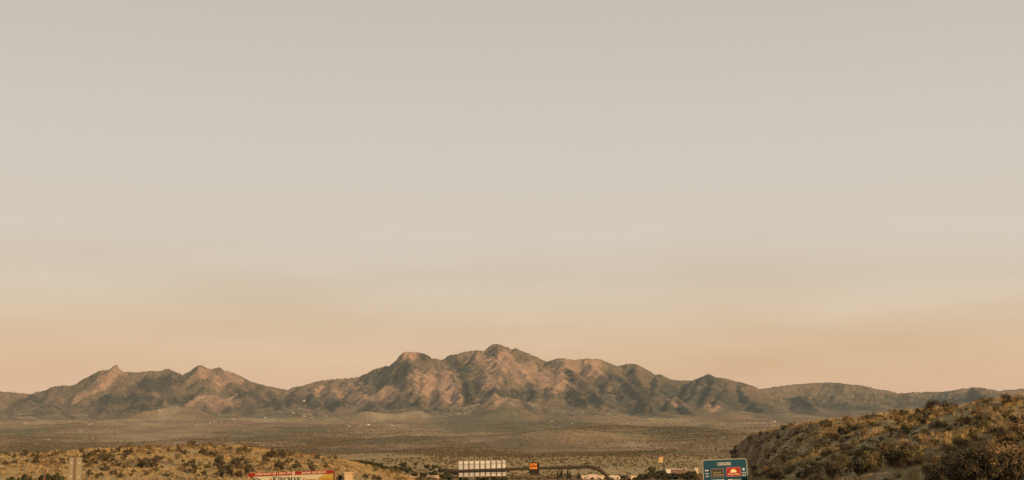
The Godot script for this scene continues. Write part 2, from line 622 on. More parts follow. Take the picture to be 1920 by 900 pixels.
# ---------------------------------------------------------------- the mountains
const SKYLINE := [[-220, 724], [-120, 716], [-40, 728], [4, 734], [62, 738], [105, 724], [138, 722], [165, 708], [180, 697], [205, 692], [213, 686], [218, 682], [226, 690], [240, 697], [255, 697], [275, 694], [300, 695], [315, 691], [330, 697], [345, 703], [360, 693], [375, 684], [392, 692], [410, 688], [440, 700], [465, 714], [500, 723], [540, 730], [560, 724], [600, 713], [650, 709], [675, 706], [700, 694], [718, 685], [730, 687], [745, 680], [757, 666], [765, 659], [780, 660], [800, 664], [812, 672], [830, 674], [850, 666], [880, 657], [893, 656], [903, 658], [915, 650], [930, 644], [945, 648], [958, 655], [967, 653], [980, 658], [1000, 668], [1022, 678], [1045, 673], [1060, 672], [1078, 674], [1100, 672], [1122, 672], [1140, 680], [1158, 686], [1175, 683], [1188, 681], [1200, 687], [1225, 701], [1240, 702], [1262, 711], [1285, 714], [1300, 711], [1320, 705], [1333, 701], [1345, 706], [1370, 713], [1388, 716], [1405, 722], [1425, 729], [1440, 736], [1480, 750], [1505, 764], [1530, 782]]
const FAR_RIDGES := [
	[13900, [[1380, 736], [1435, 728], [1460, 724], [1500, 720], [1535, 717], [1560, 717], [1590, 720], [1620, 722], [1640, 728], [1660, 732], [1685, 738], [1720, 748], [1760, 760]]],
	[12600, [[1440, 752], [1500, 742], [1540, 741], [1590, 738], [1640, 740], [1690, 737], [1740, 734], [1775, 734], [1800, 729], [1825, 725], [1845, 727], [1870, 733], [1920, 728], [1990, 720], [2080, 712], [2200, 722]]]]
# spurs and foothills: steepness, then crest points in pixels
const SPURS := [
	[0.62, [[205, 692], [190, 700], [170, 715], [140, 732], [110, 745], [85, 762], [60, 790]]],
	[0.80, [[218, 683], [222, 700], [232, 714], [240, 728]]],
	[0.55, [[150, 754], [180, 735], [218, 717], [245, 723], [280, 736], [312, 748]]],
	[0.5, [[218, 717], [212, 740], [200, 760], [190, 775]]],
	[0.5, [[245, 723], [262, 745], [275, 762]]],
	[0.32, [[165, 797], [230, 785], [270, 772], [300, 763], [325, 757], [345, 763], [400, 780], [460, 795]]],
	[0.55, [[335, 775], [355, 750], [375, 739], [400, 740], [420, 752], [440, 768]]],
	[0.5, [[385, 739], [390, 760], [392, 778]]],
	[0.45, [[50, 780], [80, 763], [97, 758], [115, 766], [150, 787]]],
	[0.6, [[315, 691], [322, 712], [330, 735], [335, 752]]],
	[0.66, [[275, 694], [278, 712], [290, 730]]],
	[0.42, [[375, 684], [370, 702], [378, 718], [383, 738]]],
	[0.42, [[410, 688], [425, 705], [440, 722], [456, 738], [470, 755], [482, 772]]],
	[0.42, [[440, 700], [465, 722], [490, 742], [505, 758]]],
	[0.4, [[-40, 780], [10, 794], [45, 805]]],
	[0.55, [[62, 738], [48, 752], [30, 770], [10, 785]]],
	[0.5, [[138, 722], [120, 735], [95, 744]]],
	[0.5, [[500, 723], [515, 742], [530, 760], [540, 776]]],
	[0.6, [[600, 713], [583, 728], [588, 742], [600, 756]]],
	[0.6, [[625, 711], [622, 728], [632, 744], [640, 762]]],
	[0.62, [[650, 709], [657, 724], [680, 739], [702, 754], [715, 768]]],
	[0.55, [[700, 738], [725, 723], [742, 730], [752, 747]]],
	[0.6, [[700, 694], [690, 712], [682, 728]]],
	[0.34, [[735, 778], [758, 765], [775, 761], [800, 769], [822, 782]]],
	[0.3, [[645, 792], [688, 772], [720, 778], [760, 792]]],
	[0.4, [[540, 775], [560, 762], [580, 766], [600, 778]]],
	[0.7, [[745, 680], [738, 698], [730, 714], [735, 730], [750, 748]]],
	[0.72, [[765, 660], [768, 680], [762, 702], [765, 722]]],
	[0.95, [[812, 672], [806, 690], [797, 708], [790, 730], [785, 752]]],
	[0.9, [[800, 702], [782, 696], [776, 716], [773, 735]]],
	[0.95, [[812, 674], [832, 690], [850, 704], [860, 722], [862, 740], [852, 758]]],
	[0.5, [[832, 690], [828, 712], [826, 736], [830, 758]]],
	[0.74, [[850, 666], [862, 682], [872, 702], [882, 722], [886, 740]]],
	[0.42, [[893, 656], [893, 672], [903, 690], [912, 704], [908, 724]]],
	[0.42, [[912, 704], [928, 716], [938, 730]]],
	[0.42, [[932, 645], [926, 662], [934, 682], [944, 700], [950, 720]]],
	[0.42, [[935, 645], [950, 668], [968, 686], [985, 704], [1000, 722], [1006, 742]]],
	[0.5, [[967, 653], [992, 672], [1015, 690], [1042, 706], [1070, 721], [1088, 738], [1102, 758]]],
	[0.42, [[1015, 690], [1022, 712], [1030, 732], [1028, 748]]],
	[0.45, [[1045, 673], [1066, 690], [1084, 702], [1100, 718], [1118, 738], [1130, 758]]],
	[0.42, [[1100, 672], [1112, 692], [1130, 706], [1150, 722], [1170, 742]]],
	[0.42, [[1122, 672], [1142, 692], [1166, 708], [1190, 726], [1206, 746], [1222, 768]]],
	[0.66, [[1188, 681], [1192, 700], [1205, 716], [1220, 732]]],
	[0.42, [[1225, 701], [1236, 720], [1252, 736]]],
	[0.5, [[1250, 766], [1262, 740], [1278, 754], [1294, 768], [1308, 786]]],
	[0.42, [[1300, 711], [1290, 728], [1284, 744]]],
	[0.42, [[1333, 701], [1338, 720], [1330, 738], [1322, 755]]],
	[0.6, [[1333, 701], [1354, 722], [1366, 742]]],
	[0.42, [[1388, 716], [1392, 735], [1410, 752], [1436, 772]]],
	[0.36, [[1305, 770], [1340, 763], [1368, 766], [1390, 778], [1415, 790]]],
	[0.36, [[915, 760], [935, 747], [952, 743], [972, 748], [992, 758], [1010, 771], [1022, 785]]],
	[0.3, [[1022, 768], [1045, 758], [1075, 762], [1110, 772], [1150, 782], [1190, 794]]],
	[0.3, [[860, 784], [895, 772], [930, 768], [960, 778], [990, 790]]],
	[0.7, [[880, 657], [866, 680], [854, 700], [848, 722]]],
	[0.42, [[950, 668], [940, 698], [928, 730], [915, 752]]],
	[0.42, [[1060, 672], [1050, 700], [1040, 725], [1034, 748]]],
	[0.42, [[1150, 690], [1140, 720], [1128, 750]]],
	[0.42, [[1240, 702], [1226, 735], [1208, 766]]],
	[0.42, [[1318, 706], [1304, 735], [1288, 758]]],
	[0.62, [[690, 700], [670, 720], [655, 740], [640, 762]]],
	[0.55, [[560, 724], [550, 745], [545, 768]]],
	[0.42, [[400, 690], [395, 715], [384, 736]]],
	[0.6, [[165, 708], [150, 728], [140, 748]]],
	[0.42, [[1370, 713], [1352, 738], [1345, 760]]],
	[0.13, [[325, 757], [318, 772], [300, 788], [270, 803]]],
	[0.11, [[400, 772], [430, 786], [470, 800]]],
	[0.11, [[688, 774], [690, 786], [720, 800]]],
	[0.12, [[775, 763], [790, 778], [830, 796]]],
	[0.13, [[952, 746], [960, 768], [985, 790], [1010, 803]]],
	[0.11, [[1075, 763], [1100, 780], [1150, 799]]],
	[0.12, [[1365, 767], [1360, 782], [1330, 800]]],
	[0.11, [[560, 764], [565, 782], [590, 799]]],
	[0.11, [[97, 760], [110, 784], [130, 802]]],
	[0.11, [[20, 780], [10, 796], [0, 806]]],
	[0.11, [[1240, 772], [1230, 786], [1200, 800]]],
	[0.3, [[1500, 742], [1520, 755], [1535, 770]]],
	[0.3, [[1825, 725], [1850, 742], [1880, 760]]]]
# bare rock, with some sunlit pink painted into the patches: px, py, radius in px
const LIT_ROCK := [[818, 715, 42], [850, 735, 28], [790, 700, 22], [940, 675, 34], [985, 695, 36], [1030, 705, 32], [920, 712, 22], [900, 670, 16], [1070, 682, 26], [1110, 688, 24], [215, 692, 22], [195, 712, 20], [375, 698, 22], [420, 706, 26], [605, 726, 18], [640, 730, 26], [680, 745, 22], [727, 735, 20], [770, 663, 14], [1055, 722, 26], [1155, 735, 14], [160, 735, 24], [372, 752, 22], [1268, 752, 14], [950, 755, 26], [410, 750, 24], [1345, 768, 18]]

# dark slopes, part chaparral and pinyon, part shade painted in: px, py, half width, half height
const WOODS_AND_SHADE := [[1190, 735, 70, 45], [1290, 735, 70, 35], [1370, 745, 55, 30], [1430, 760, 40, 20], [1230, 765, 70, 18], [710, 705, 42, 22], [735, 690, 20, 22], [762, 690, 16, 18], [870, 690, 13, 22], [880, 730, 20, 30], [850, 672, 16, 8], [928, 662, 7, 16], [960, 735, 60, 14], [1070, 700, 12, 16], [1075, 737, 40, 14], [1120, 750, 50, 16], [290, 713, 42, 22], [220, 745, 55, 16], [260, 765, 70, 12], [340, 750, 18, 20], [80, 770, 25, 12], [450, 735, 22, 12], [560, 745, 18, 16], [620, 757, 40, 10], [520, 755, 30, 15], [750, 755, 40, 12], [820, 768, 40, 8], [1600, 755, 120, 15], [1760, 746, 120, 16], [1500, 747, 50, 14], [30, 747, 40, 12], [800, 668, 14, 8], [1180, 690, 18, 11], [1335, 712, 28, 14], [690, 730, 16, 12], [1150, 710, 20, 10], [1900, 745, 70, 18]]

func sky_row(px: float) -> float:
	var y := lookup(SKYLINE, px)
	if px > 1440.0: y = minf(y, lookup(FAR_RIDGES[1][1], px))
	return y

func front_point(px: float, py: float) -> Vector3:
	var Ds := 12400.0 if px > 560.0 else 11800.0
	if px > 1480.0: Ds = 12600.0
	var t := clampf((790.0 - py) / (790.0 - sky_row(px)), -0.1, 1.0)
	if py > 790.0: return P(px, py, 9600.0 - (py - 790.0) * 165.0)
	return P(px, py, lerpf(9600.0, Ds, t))

func build_mountains() -> void:
	var x0 := -5600.0; var x1 := 6600.0; var st := 14.5
	var d0 := 7300.0; var d1 := 14700.0; var sd := 16.5
	var nx := int((x1 - x0) / st) + 1; var nz := int((d1 - d0) / sd) + 1
	var H := PackedFloat32Array(); H.resize(nx * nz)
	var U := PackedFloat32Array(); U.resize(nx * nz)
	var DS := PackedFloat32Array(); DS.resize(nx * nz)
	var FAN := PackedFloat32Array(); FAN.resize(nx * nz)
	var TOP := PackedFloat32Array(); TOP.resize(nx * nz)
	var WX := PackedFloat32Array(); WX.resize(nx * nz)
	var WZ := PackedFloat32Array(); WZ.resize(nx * nz)
	var nw := noise(51, 0.0035, 3); var nv := noise(52, 0.0035, 3)
	for j in nz:
		for i in nx:
			var k := j * nx + i
			var x := x0 + i * st; var z := -(d0 + j * sd)
			H[k] = -1.0e6
			TOP[k] = -1.0e6
			DS[k] = 999.0
			WX[k] = x + 34.0 * nw.get_noise_2d(x, z)
			WZ[k] = z + 60.0 * nv.get_noise_2d(x, z)
	# crests: [steepness, points]
	var crests := []
	var line := []
	for p in SKYLINE:
		var Ds := 11800.0 if p[0] <= 500 else (lerpf(11800.0, 12400.0, clampf((p[0] - 500.0) / 100.0, 0, 1)))
		Ds += 160.0 * sin(p[0] * 0.021)
		line.append(P(p[0], p[1], Ds))
	crests.append([0.66, line])
	for f in FAR_RIDGES:
		line = []
		for p in f[1]: line.append(P(p[0], p[1], f[0] + 120.0 * sin(p[0] * 0.03)))
		crests.append([0.55, line])
	for s in SPURS:
		line = []
		for p in s[1]: line.append(front_point(p[0], p[1]))
		crests.append([s[0], line])
	for q in 44:                                              # low foothills along the foot of the range
		var fx := rng.randf_range(-80.0, 1960.0); var fy := rng.randf_range(774.0, 795.0)
		line = []
		var lean := rng.randf_range(-1.0, 1.0)
		for e in 5:
			line.append(front_point(fx + (e - 2) * rng.randf_range(12.0, 22.0), fy + absf(e - 2) * 2.6 + lean * (e - 2) * 2.0))
		crests.append([rng.randf_range(0.22, 0.4), line])
	var cid := 0
	for cr in crests:
		cid += 1
		var S: float = cr[0]
		var pts: Array = cr[1]
		var run := cid * 731.0
		for q in pts.size() - 1:
			var a: Vector3 = pts[q]; var b: Vector3 = pts[q + 1]
			var L := Vector2(b.x - a.x, b.z - a.z).length()
			var R := clampf((maxf(a.y, b.y) - 420.0) / S, 150.0, 800.0)
			var i0 := clampi(int((minf(a.x, b.x) - R - x0) / st), 0, nx - 1); var i1 := clampi(int((maxf(a.x, b.x) + R - x0) / st) + 1, 0, nx - 1)
			var j0 := clampi(int((-maxf(a.z, b.z) - R - d0) / sd), 0, nz - 1); var j1 := clampi(int((-minf(a.z, b.z) + R - d0) / sd) + 1, 0, nz - 1)
			var ex := (b.x - a.x) / maxf(L, 1.0); var ez := (b.z - a.z) / maxf(L, 1.0)
			var hs := (b.y - a.y) / maxf(L, 1.0)
			for j in range(j0, j1 + 1):
				for i in range(i0, i1 + 1):
					var k := j * nx + i
					var rx := WX[k] - a.x; var rz := WZ[k] - a.z
					var t := rx * ex + rz * ez
					var tc := clampf(t, 0.0, L)
					var ox := rx - ex * tc; var oz := rz - ez * tc
					var d := sqrt(ox * ox + oz * oz)
					# steep crests that ease out below
					var h := a.y + hs * tc - S * d * (1.12 - 0.00028 * minf(d, 900.0))
					if h > H[k]:
						H[k] = h
						U[k] = run + t
						DS[k] = d
						FAN[k] = 1.0 if S < 0.2 else 0.0
						if cid <= 3 and d < 34.0: TOP[k] = h
			run += L
	var v := PackedVector3Array(); v.resize(nx * nz)
	var c := PackedColorArray(); c.resize(nx * nz)
	var nf := noise(61, 0.011, 3, FastNoiseLite.TYPE_SIMPLEX_SMOOTH, FastNoiseLite.FRACTAL_RIDGED)
	var nd := noise(62, 0.0065, 4, FastNoiseLite.TYPE_SIMPLEX_SMOOTH, FastNoiseLite.FRACTAL_RIDGED)
	var nr := noise(63, 0.006, 4); var ng := noise(64, 0.03, 3)
	var woods_and_shade := []
	for r in WOODS_AND_SHADE:
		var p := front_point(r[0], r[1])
		woods_and_shade.append([p.x, p.y, r[2] * -p.z / F, r[3] * -p.z / F])
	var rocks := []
	for r in LIT_ROCK:
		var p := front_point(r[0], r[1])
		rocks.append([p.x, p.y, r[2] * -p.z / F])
	var pale := Color(0.28, 0.225, 0.145)
	var bare := Color(0.31, 0.218, 0.152); var brush := Color(0.10, 0.092, 0.062); var dry := Color(0.19, 0.142, 0.095); var wood := Color(0.048, 0.051, 0.035)  # wood also paints slope shade, bare also paints sunlit pink
	var nj := noise(65, 0.021, 4, FastNoiseLite.TYPE_SIMPLEX_SMOOTH, FastNoiseLite.FRACTAL_RIDGED)
	var G := PackedFloat32Array(); G.resize(nx * nz)
	var RK := PackedFloat32Array(); RK.resize(nx * nz)
	var WOOD_SHADE := PackedFloat32Array(); WOOD_SHADE.resize(nx * nz)
	for j in nz:
		for i in nx:
			var k := j * nx + i
			var x := x0 + i * st; var z := -(d0 + j * sd)
			var g := ground_h(x, z)
			G[k] = g
			var h := H[k]
			var d := DS[k]
			if h < g - 120.0:
				H[k] = g - 10.0
				continue
			var up := clampf((h - g) / 160.0, 0.0, 1.0)
			var rn := nr.get_noise_2d(x, z); var gn := ng.get_noise_2d(x * 1.3, z * 1.3)
			var near := 0.0
			var wood_and_shade := 0.0
			if up > 0.0:
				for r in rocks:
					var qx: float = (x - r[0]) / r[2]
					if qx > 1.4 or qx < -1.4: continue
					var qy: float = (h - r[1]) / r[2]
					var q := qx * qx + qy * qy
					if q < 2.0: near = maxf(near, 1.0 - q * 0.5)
				for r in woods_and_shade:
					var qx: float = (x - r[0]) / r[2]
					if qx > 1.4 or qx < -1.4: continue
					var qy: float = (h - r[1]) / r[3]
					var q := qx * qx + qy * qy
					if q < 2.0: wood_and_shade = maxf(wood_and_shade, 1.0 - q * 0.5)
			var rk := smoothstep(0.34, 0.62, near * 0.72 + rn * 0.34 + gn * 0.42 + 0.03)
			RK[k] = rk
			WOOD_SHADE[k] = smoothstep(0.32, 0.52, wood_and_shade * 0.72 - rn * 0.5 - gn * 0.5 + 0.02) * 0.9
			var rib := nf.get_noise_2d(U[k], d * 0.22)          # ribs and gullies run down from the crest
			h -= (1.0 - rib) * 3.0 * clampf(d / 110.0, 0.0, 1.6) * up
			h -= (1.0 - nd.get_noise_2d(x, z)) * 20.0 * (1.0 - 0.55 * rk) * clampf(d / 70.0, 0.0, 1.2) * up
			h += nj.get_noise_2d(x, z) * (4.5 + 13.0 * rk) * up + gn * 3.0 * up
			H[k] = h + rng.randf_range(-3.0, 3.0) * up
	erode(H, G, nx, nz, st, sd)
	for j in nz:
		for i in nx:
			var k := j * nx + i
			var x := x0 + i * st; var z := -(d0 + j * sd)
			var g := G[k]; var h := H[k]
			if TOP[k] > 0.0:                                   # bare crests stand up to the water
				h = maxf(h, TOP[k] + 9.0 * nj.get_noise_2d(x * 1.7, z * 1.7) - 2.0)
			# smooth meeting of slope and plain
			var w := 14.0
			var mx := clampf(0.5 + 0.5 * (h - g) / w, 0.0, 1.0)
			h = lerpf(g - 5.0 * (1.0 - mx), h, mx) + w * mx * (1.0 - mx) * 0.5
			v[k] = Vector3(x, h, z)
			var rn := nr.get_noise_2d(x, z); var gn := ng.get_noise_2d(x * 1.3, z * 1.3)
			var fan := brush.lerp(pale, clampf(0.40 + gn * 1.2 + nr.get_noise_2d(x * 0.6 + 900.0, z) * 1.2, 0.0, 1.0))
			var cc := brush.lerp(dry, clampf(0.42 + gn * 1.1 - rn * 0.6, 0.0, 1.0)).lerp(bare, RK[k]).lerp(wood, WOOD_SHADE[k])
			c[k] = cc.lerp(fan, FAN[k] * smoothstep(-0.5, 0.1, rn + gn))
	var m := terrain_mat("mountain", grain(43, 1024, 0.035, 5, 0.74, 1.1, 1.0), bump(44, 1024, 0.03, 5, 8.0), 760.0, 1.5)
	structure("mountain_range", grid_mesh(v, c, nx, nz), m, "long rocky mountain range with brushy gullies glowing in low sun", "mountains")

# running water cuts the slopes: cells are taken from low to high, each is lowered towards the one it drains to
func erode(H: PackedFloat32Array, G: PackedFloat32Array, nx: int, nz: int, sx: float, sz: float) -> void:
	var off := [1, -1, nx, -nx, nx + 1, nx - 1, -nx + 1, -nx - 1]
	var dg := sqrt(sx * sx + sz * sz)
	var dist := [sx, sx, sz, sz, dg, dg, dg, dg]
	var inv := [1.0 / sx, 1.0 / sx, 1.0 / sz, 1.0 / sz, 1.0 / dg, 1.0 / dg, 1.0 / dg, 1.0 / dg]
	var to := PackedInt32Array(); to.resize(nx * nz)
	var way := PackedFloat32Array(); way.resize(nx * nz)
	var area := PackedFloat32Array(); area.resize(nx * nz)
	for pass_ in 7:
		var keys := PackedInt64Array()
		for j in range(1, nz - 1):
			for i in range(1, nx - 1):
				var k := j * nx + i
				if H[k] > G[k] - 4.0: keys.append((int(H[k] * 64.0) << 20) | k)
		keys.sort()
		area.fill(1.0)
		for q in keys:
			var k: int = q & 1048575
			var h := H[k]
			var best := 0.0; var bi := -1; var bd := 1.0
			for n in 8:
				var s: float = (h - H[k + off[n]]) * inv[n]
				if s > best:
					best = s; bi = k + off[n]; bd = dist[n]
			to[k] = bi; way[k] = bd
		for q in range(keys.size() - 1, -1, -1):
			var k: int = keys[q] & 1048575
			if to[k] >= 0: area[to[k]] += area[k]
		for q in keys:
			var k: int = q & 1048575
			var r := to[k]
			if r < 0: continue
			var f := 0.018 * sqrt(area[k])
			var h := (H[k] + f * H[r]) / (1.0 + f)
			H[k] = minf(h, H[r] + 0.98 * way[k])

# ---------------------------------------------------------------- the two roadside hills
func build_hills() -> void:
	var n1 := noise(71, 0.05, 4); var n2 := noise(72, 0.16, 3); var n3 := noise(73, 0.018, 3)
	var straw := Color(0.35, 0.29, 0.145); var soil := Color(0.24, 0.165, 0.098); var pale := Color(0.44, 0.36, 0.20); var dark := Color(0.15, 0.10, 0.06)
	var x0 := -262.0; var d0 := 296.0; var nx := 262; var nz := 200
	var v := PackedVector3Array(); v.resize(nx * nz)
	var c := PackedColorArray(); c.resize(nx * nz)
	for j in nz:
		for i in nx:
			var x := x0 + i * 1.08; var z := -(d0 + j * 1.95)
			v[j * nx + i] = Vector3(x, left_hill_h(x, z), z)
			var p := n1.get_noise_2d(x, z); var q := n2.get_noise_2d(x, z); var s := n3.get_noise_2d(x, z)
			var cc := straw.lerp(soil, clampf(0.3 + p * 1.6 + s * 0.7, 0.0, 1.0)).lerp(pale, clampf(q * 1.5 - 0.1, 0.0, 0.8)).lerp(dark, clampf((p - q) * 1.3 - 0.12, 0.0, 0.6))
			c[j * nx + i] = cc
	var m := terrain_mat("hillside", grain(45, 512, 0.06, 4, 0.76, 1.1, 1.0), bump(46, 512, 0.06, 4, 6.0), 14.0, 0.8)
	structure("hill", grid_mesh(v, c, nx, nz), m, "low golden grassy hill behind the billboard, dotted with dark shrubs", "hill")
	nx = 300; nz = 420
	v.resize(nx * nz); c.resize(nx * nz)
	for j in nz:
		for i in nx:
			var x := 10.0 + i * 0.36; var z := -(40.0 + j * 0.70)
			v[j * nx + i] = Vector3(x, right_hill_h(x, z), z)
			var p := n1.get_noise_2d(x * 2.0, z * 2.0); var q := n2.get_noise_2d(x * 2.5, z * 2.5); var s := n3.get_noise_2d(x * 2, z * 2)
			var rocky := smoothstep(205.0, 275.0, -z + p * 30.0)
			var cc := straw.lerp(soil, clampf(0.36 + p * 1.2 + s * 0.6 + rocky * 0.5, 0.0, 1.0)).lerp(pale, clampf(q * 1.3 - 0.15, 0.0, 0.7))
			cc = cc.lerp(dark, clampf((p - q) * 1.4 - 0.1, 0.0, 0.75))
			c[j * nx + i] = cc
	structure("hill", grid_mesh(v, c, nx, nz), m, "brown scrubby roadside hill with a rock cut at its end", "hill")

# ---------------------------------------------------------------- signs
func ground_under(p: Vector3) -> Vector3:
	return Vector3(p.x, near_h(p.x, p.z), p.z)

var b_scale := 1.0; var b_low := 0.0; var l_low := 0.0; var k_low := 0.0
func on_xx(px: float) -> float: return (px - 544.75) * b_scale
func on_yy(py: float) -> float: return P(545, py, 230.0).y - b_low
func on_lx(px: float) -> float: return (px - 1363.0) * 150.0 / F
func on_ly(py: float) -> float: return P(1363, py, 150.0).y - l_low
func on_kx(px: float) -> float: return (px - 138.8) * 120.0 / F
func on_ky(py: float) -> float: return P(139, py, 120.0).y - k_low

func build_signs() -> void:
	var steel := mat("steel", col(0.038, 0.030, 0.022), 0.7, 0.0)
	var alu := mat("aluminium", col(0.62, 0.58, 0.53), 0.5, 0.25)
	var rib := mat("sign_rib", col(0.13, 0.12, 0.10), 0.55, 0.3)
	var wood := mat("post_wood", col(0.16, 0.10, 0.06), 0.9)
	# -- cantilever gantry: the arm swings out over the road from a bent pole
	var D := 260.0
	var base := ground_under(P(1153, 900, D - 2.0))
	var g := thing("sign_gantry", "brown steel pipe gantry with one long arm and curved elbow", "gantry", base)
	var pts := PackedVector3Array(); var rad := PackedFloat32Array()
	for q in [[843, 883.6, 0.22], [900, 881.6, 0.24], [960, 879.6, 0.26], [1040, 877.2, 0.28], [1080, 875.9, 0.29], [1102, 875.2, 0.30]]:
		pts.append(P(q[0], q[1], D - (q[0] - 843.0) * 0.008) - base); rad.append(q[2])
	part("arm", tube_mesh(pts, rad, 14), steel, g)
	pts = PackedVector3Array(); rad = PackedFloat32Array()
	for q in [[1102.1, 875.2], [1108, 875.4], [1114, 876.6], [1120, 879.0], [1126, 882.4], [1131, 886.2], [1136, 890.8], [1140.5, 895.8], [1144.5, 901.5], [1148, 908], [1151, 915], [1153, 924]]:
		pts.append(P(q[0], q[1], D - 2.1) - base); rad.append(0.31)
	pts.append(Vector3(0, -0.1, 0.0)); rad.append(0.3)
	part("pole", tube_mesh(pts, rad, 14), steel, g)
	var fl := new_st()
	tube(fl, PackedVector3Array([P(1101.2, 875.2, D - 2.1) - base, P(1102.8, 875.2, D - 2.1) - base]), PackedFloat32Array([0.36, 0.36]), 16)
	part("flange", done(fl), steel, g)
	part("base_plate", box_mesh(Vector3(-0.5, -0.08, -0.5), Vector3(0.5, 0.06, 0.5)), steel, g)
	# -- back of a wide guide sign that hangs on the arm
	var tl := P(860.5, 864.8, D + 0.55); var tr := P(948.0, 863.2, D + 0.1)
	var bl := P(860.5, 893.6, D + 0.55)
	var w := (tr - tl).length(); var hh := tl.y - bl.y
	var gs := thing("guide_sign", "wide pale metal sign seen from behind, ribbed back bolted to the gantry arm", "road sign", bl)
	gs.rotation = Vector3(0, 0, 0)
	gs.basis = Basis(Vector3(tr.x - tl.x, tr.y - tl.y, tr.z - tl.z).normalized(), Vector3.UP, Vector3(-(tr.z - tl.z), 0, tr.x - tl.x).normalized()).orthonormalized()
	var rows := [0.0, hh * 0.155, hh * 0.47, hh * 0.79, hh]
	for r in 4:
		for q in 3:                                          # sheets joined side by side, each weathered a little differently
			var tone := mat("sheet_%d" % ((r * 2 + q) % 4), col(0.36 + 0.035 * ((r * 2 + q) % 4), 0.36 + 0.03 * ((r * 2 + q) % 4), 0.345 + 0.03 * ((r + q) % 4)), 0.55, 0.15)
			part("panel", box_mesh(Vector3(w * q / 3.0 + 0.006, rows[r] + (0.012 if r > 0 else 0.0), -0.04 - 0.006 * ((r + q) % 2)), Vector3(w * (q + 1) / 3.0 - 0.006, rows[r + 1] - 0.012, 0.002 * ((r + q) % 2))), tone, gs)
	for r in 8:
		var rx := w * (0.105 + r * 0.1176)
		part("rib", box_mesh(Vector3(rx - 0.075, -0.32 if r % 2 == 0 else -0.12, 0.004), Vector3(rx + 0.075, hh - 0.06, 0.16)), rib, gs)
	for r in [rows[1], rows[3]]:
		part("stringer", box_mesh(Vector3(0.05, r - 0.035, 0.003), Vector3(w - 0.05, r + 0.035, 0.06)), rib, gs)
	# -- lit message sign on the arm
	var black := mat("sign_black", col(0.012, 0.011, 0.010), 0.5)
	var s0 := P(991.8, 888.2, D - 1.6); var s1 := P(1010.8, 866.8, D - 1.6)
	var ms := thing("message_sign", "square black electronic road sign lit SLOW DOWN in amber on the gantry arm", "road sign", s0)
	var mw := s1.x - s0.x; var mh := s1.y - s0.y
	part("case", box_mesh(Vector3(0, 0, -0.5), Vector3(mw, mh, 0.0)), black, ms)
	part("rim", plate_ring(0.0, 0.0, mw, mh, 0.09, 0.002, 0.10), mat("rim_black", col(0.02, 0.018, 0.016), 0.45), ms)
	part("bracket", box_mesh(Vector3(0.15, -0.32, -0.42), Vector3(mw - 0.15, -0.01, -0.12)), steel, ms)
	var amber := mat("amber", col(0.25, 0.09, 0.01), 0.6)
	amber.emission_enabled = true
	amber.emission = Color(1.0, 0.50, 0.08)
	amber.emission_energy_multiplier = 0.75
	put_words(ms, "SLOW", mw * 0.08, mw * 0.80, mh * 0.70, mh * 0.92, 0.012, amber, false, true)
	put_words(ms, "DOWN", mw * 0.08, mw * 0.80, mh * 0.40, mh * 0.62, 0.012, amber, false, true)
	# -- visitor centre billboard
	var a := P(463.0, 925.0, 237.0); var b := P(626.5, 925.0, 223.5)
	var len_ := Vector2(b.x - a.x, b.z - a.z).length()
	var low := minf(near_h(a.x, a.z), near_h(b.x, b.z))
	var bb := thing("billboard", "cream roadside billboard with red banner reading KINGMAN Visitor Center", "billboard", Vector3((a.x + b.x) / 2, low, (a.z + b.z) / 2))
	bb.rotation.y = -atan2(b.z - a.z, b.x - a.x)
	var k := len_ / 163.5
	b_scale = k
	b_low = low
	var cream := mat("board_cream", col(0.70, 0.63, 0.40), 0.7)
	var red := mat("board_red", col(0.36, 0.035, 0.022), 0.65)
	var lite := mat("board_letters", col(0.74, 0.56, 0.38), 0.7)
	var green := mat("board_green", col(0.045, 0.05, 0.025), 0.7)
	var orange := mat("board_orange", col(0.45, 0.20, 0.02), 0.7)
	var yellow := mat("board_yellow", col(0.58, 0.40, 0.07), 0.7)
	var slate := mat("board_slate", col(0.07, 0.07, 0.055), 0.7)
	part("face", plate(PackedVector2Array([Vector2(on_xx(474), on_yy(925)), Vector2(on_xx(624.5), on_yy(925)), Vector2(on_xx(624.5), on_yy(884)), Vector2(on_xx(474), on_yy(887.0))]), -0.25, 0.0), cream, bb)
	part("frame", box_mesh(Vector3(on_xx(624.6), on_yy(926), -0.3), Vector3(on_xx(627.2), on_yy(882.5), 0.03)), wood, bb)
	part("yellow_print", plate(PackedVector2Array([Vector2(on_xx(612), on_yy(889.6)), Vector2(on_xx(604), on_yy(892.6)), Vector2(on_xx(598), on_yy(898)), Vector2(on_xx(596), on_yy(904)), Vector2(on_xx(624.4), on_yy(904)), Vector2(on_xx(624.4), on_yy(889.6))]), 0.001, 0.006), yellow, bb)
	part("banner", plate(PackedVector2Array([Vector2(on_xx(464), on_yy(892.0)), Vector2(on_xx(463), on_yy(889)), Vector2(on_xx(467), on_yy(886.4)), Vector2(on_xx(472), on_yy(885.6)), Vector2(on_xx(549), on_yy(884.4)), Vector2(on_xx(549), on_yy(890.6)), Vector2(on_xx(478), on_yy(892.4)), Vector2(on_xx(470), on_yy(893.8))]), 0.002, 0.07), red, bb)
	part("banner", plate(PackedVector2Array([Vector2(on_xx(555), on_yy(890.2)), Vector2(on_xx(555), on_yy(884.0)), Vector2(on_xx(624.3), on_yy(882.6)), Vector2(on_xx(624.3), on_yy(888.8))]), 0.002, 0.07), red, bb)
	part("arrow_tip", plate(PackedVector2Array([Vector2(on_xx(463), on_yy(890.5)), Vector2(on_xx(467.5), on_yy(892.6)), Vector2(on_xx(464.2), on_yy(897.5))]), -0.03, 0.0), lite, bb)
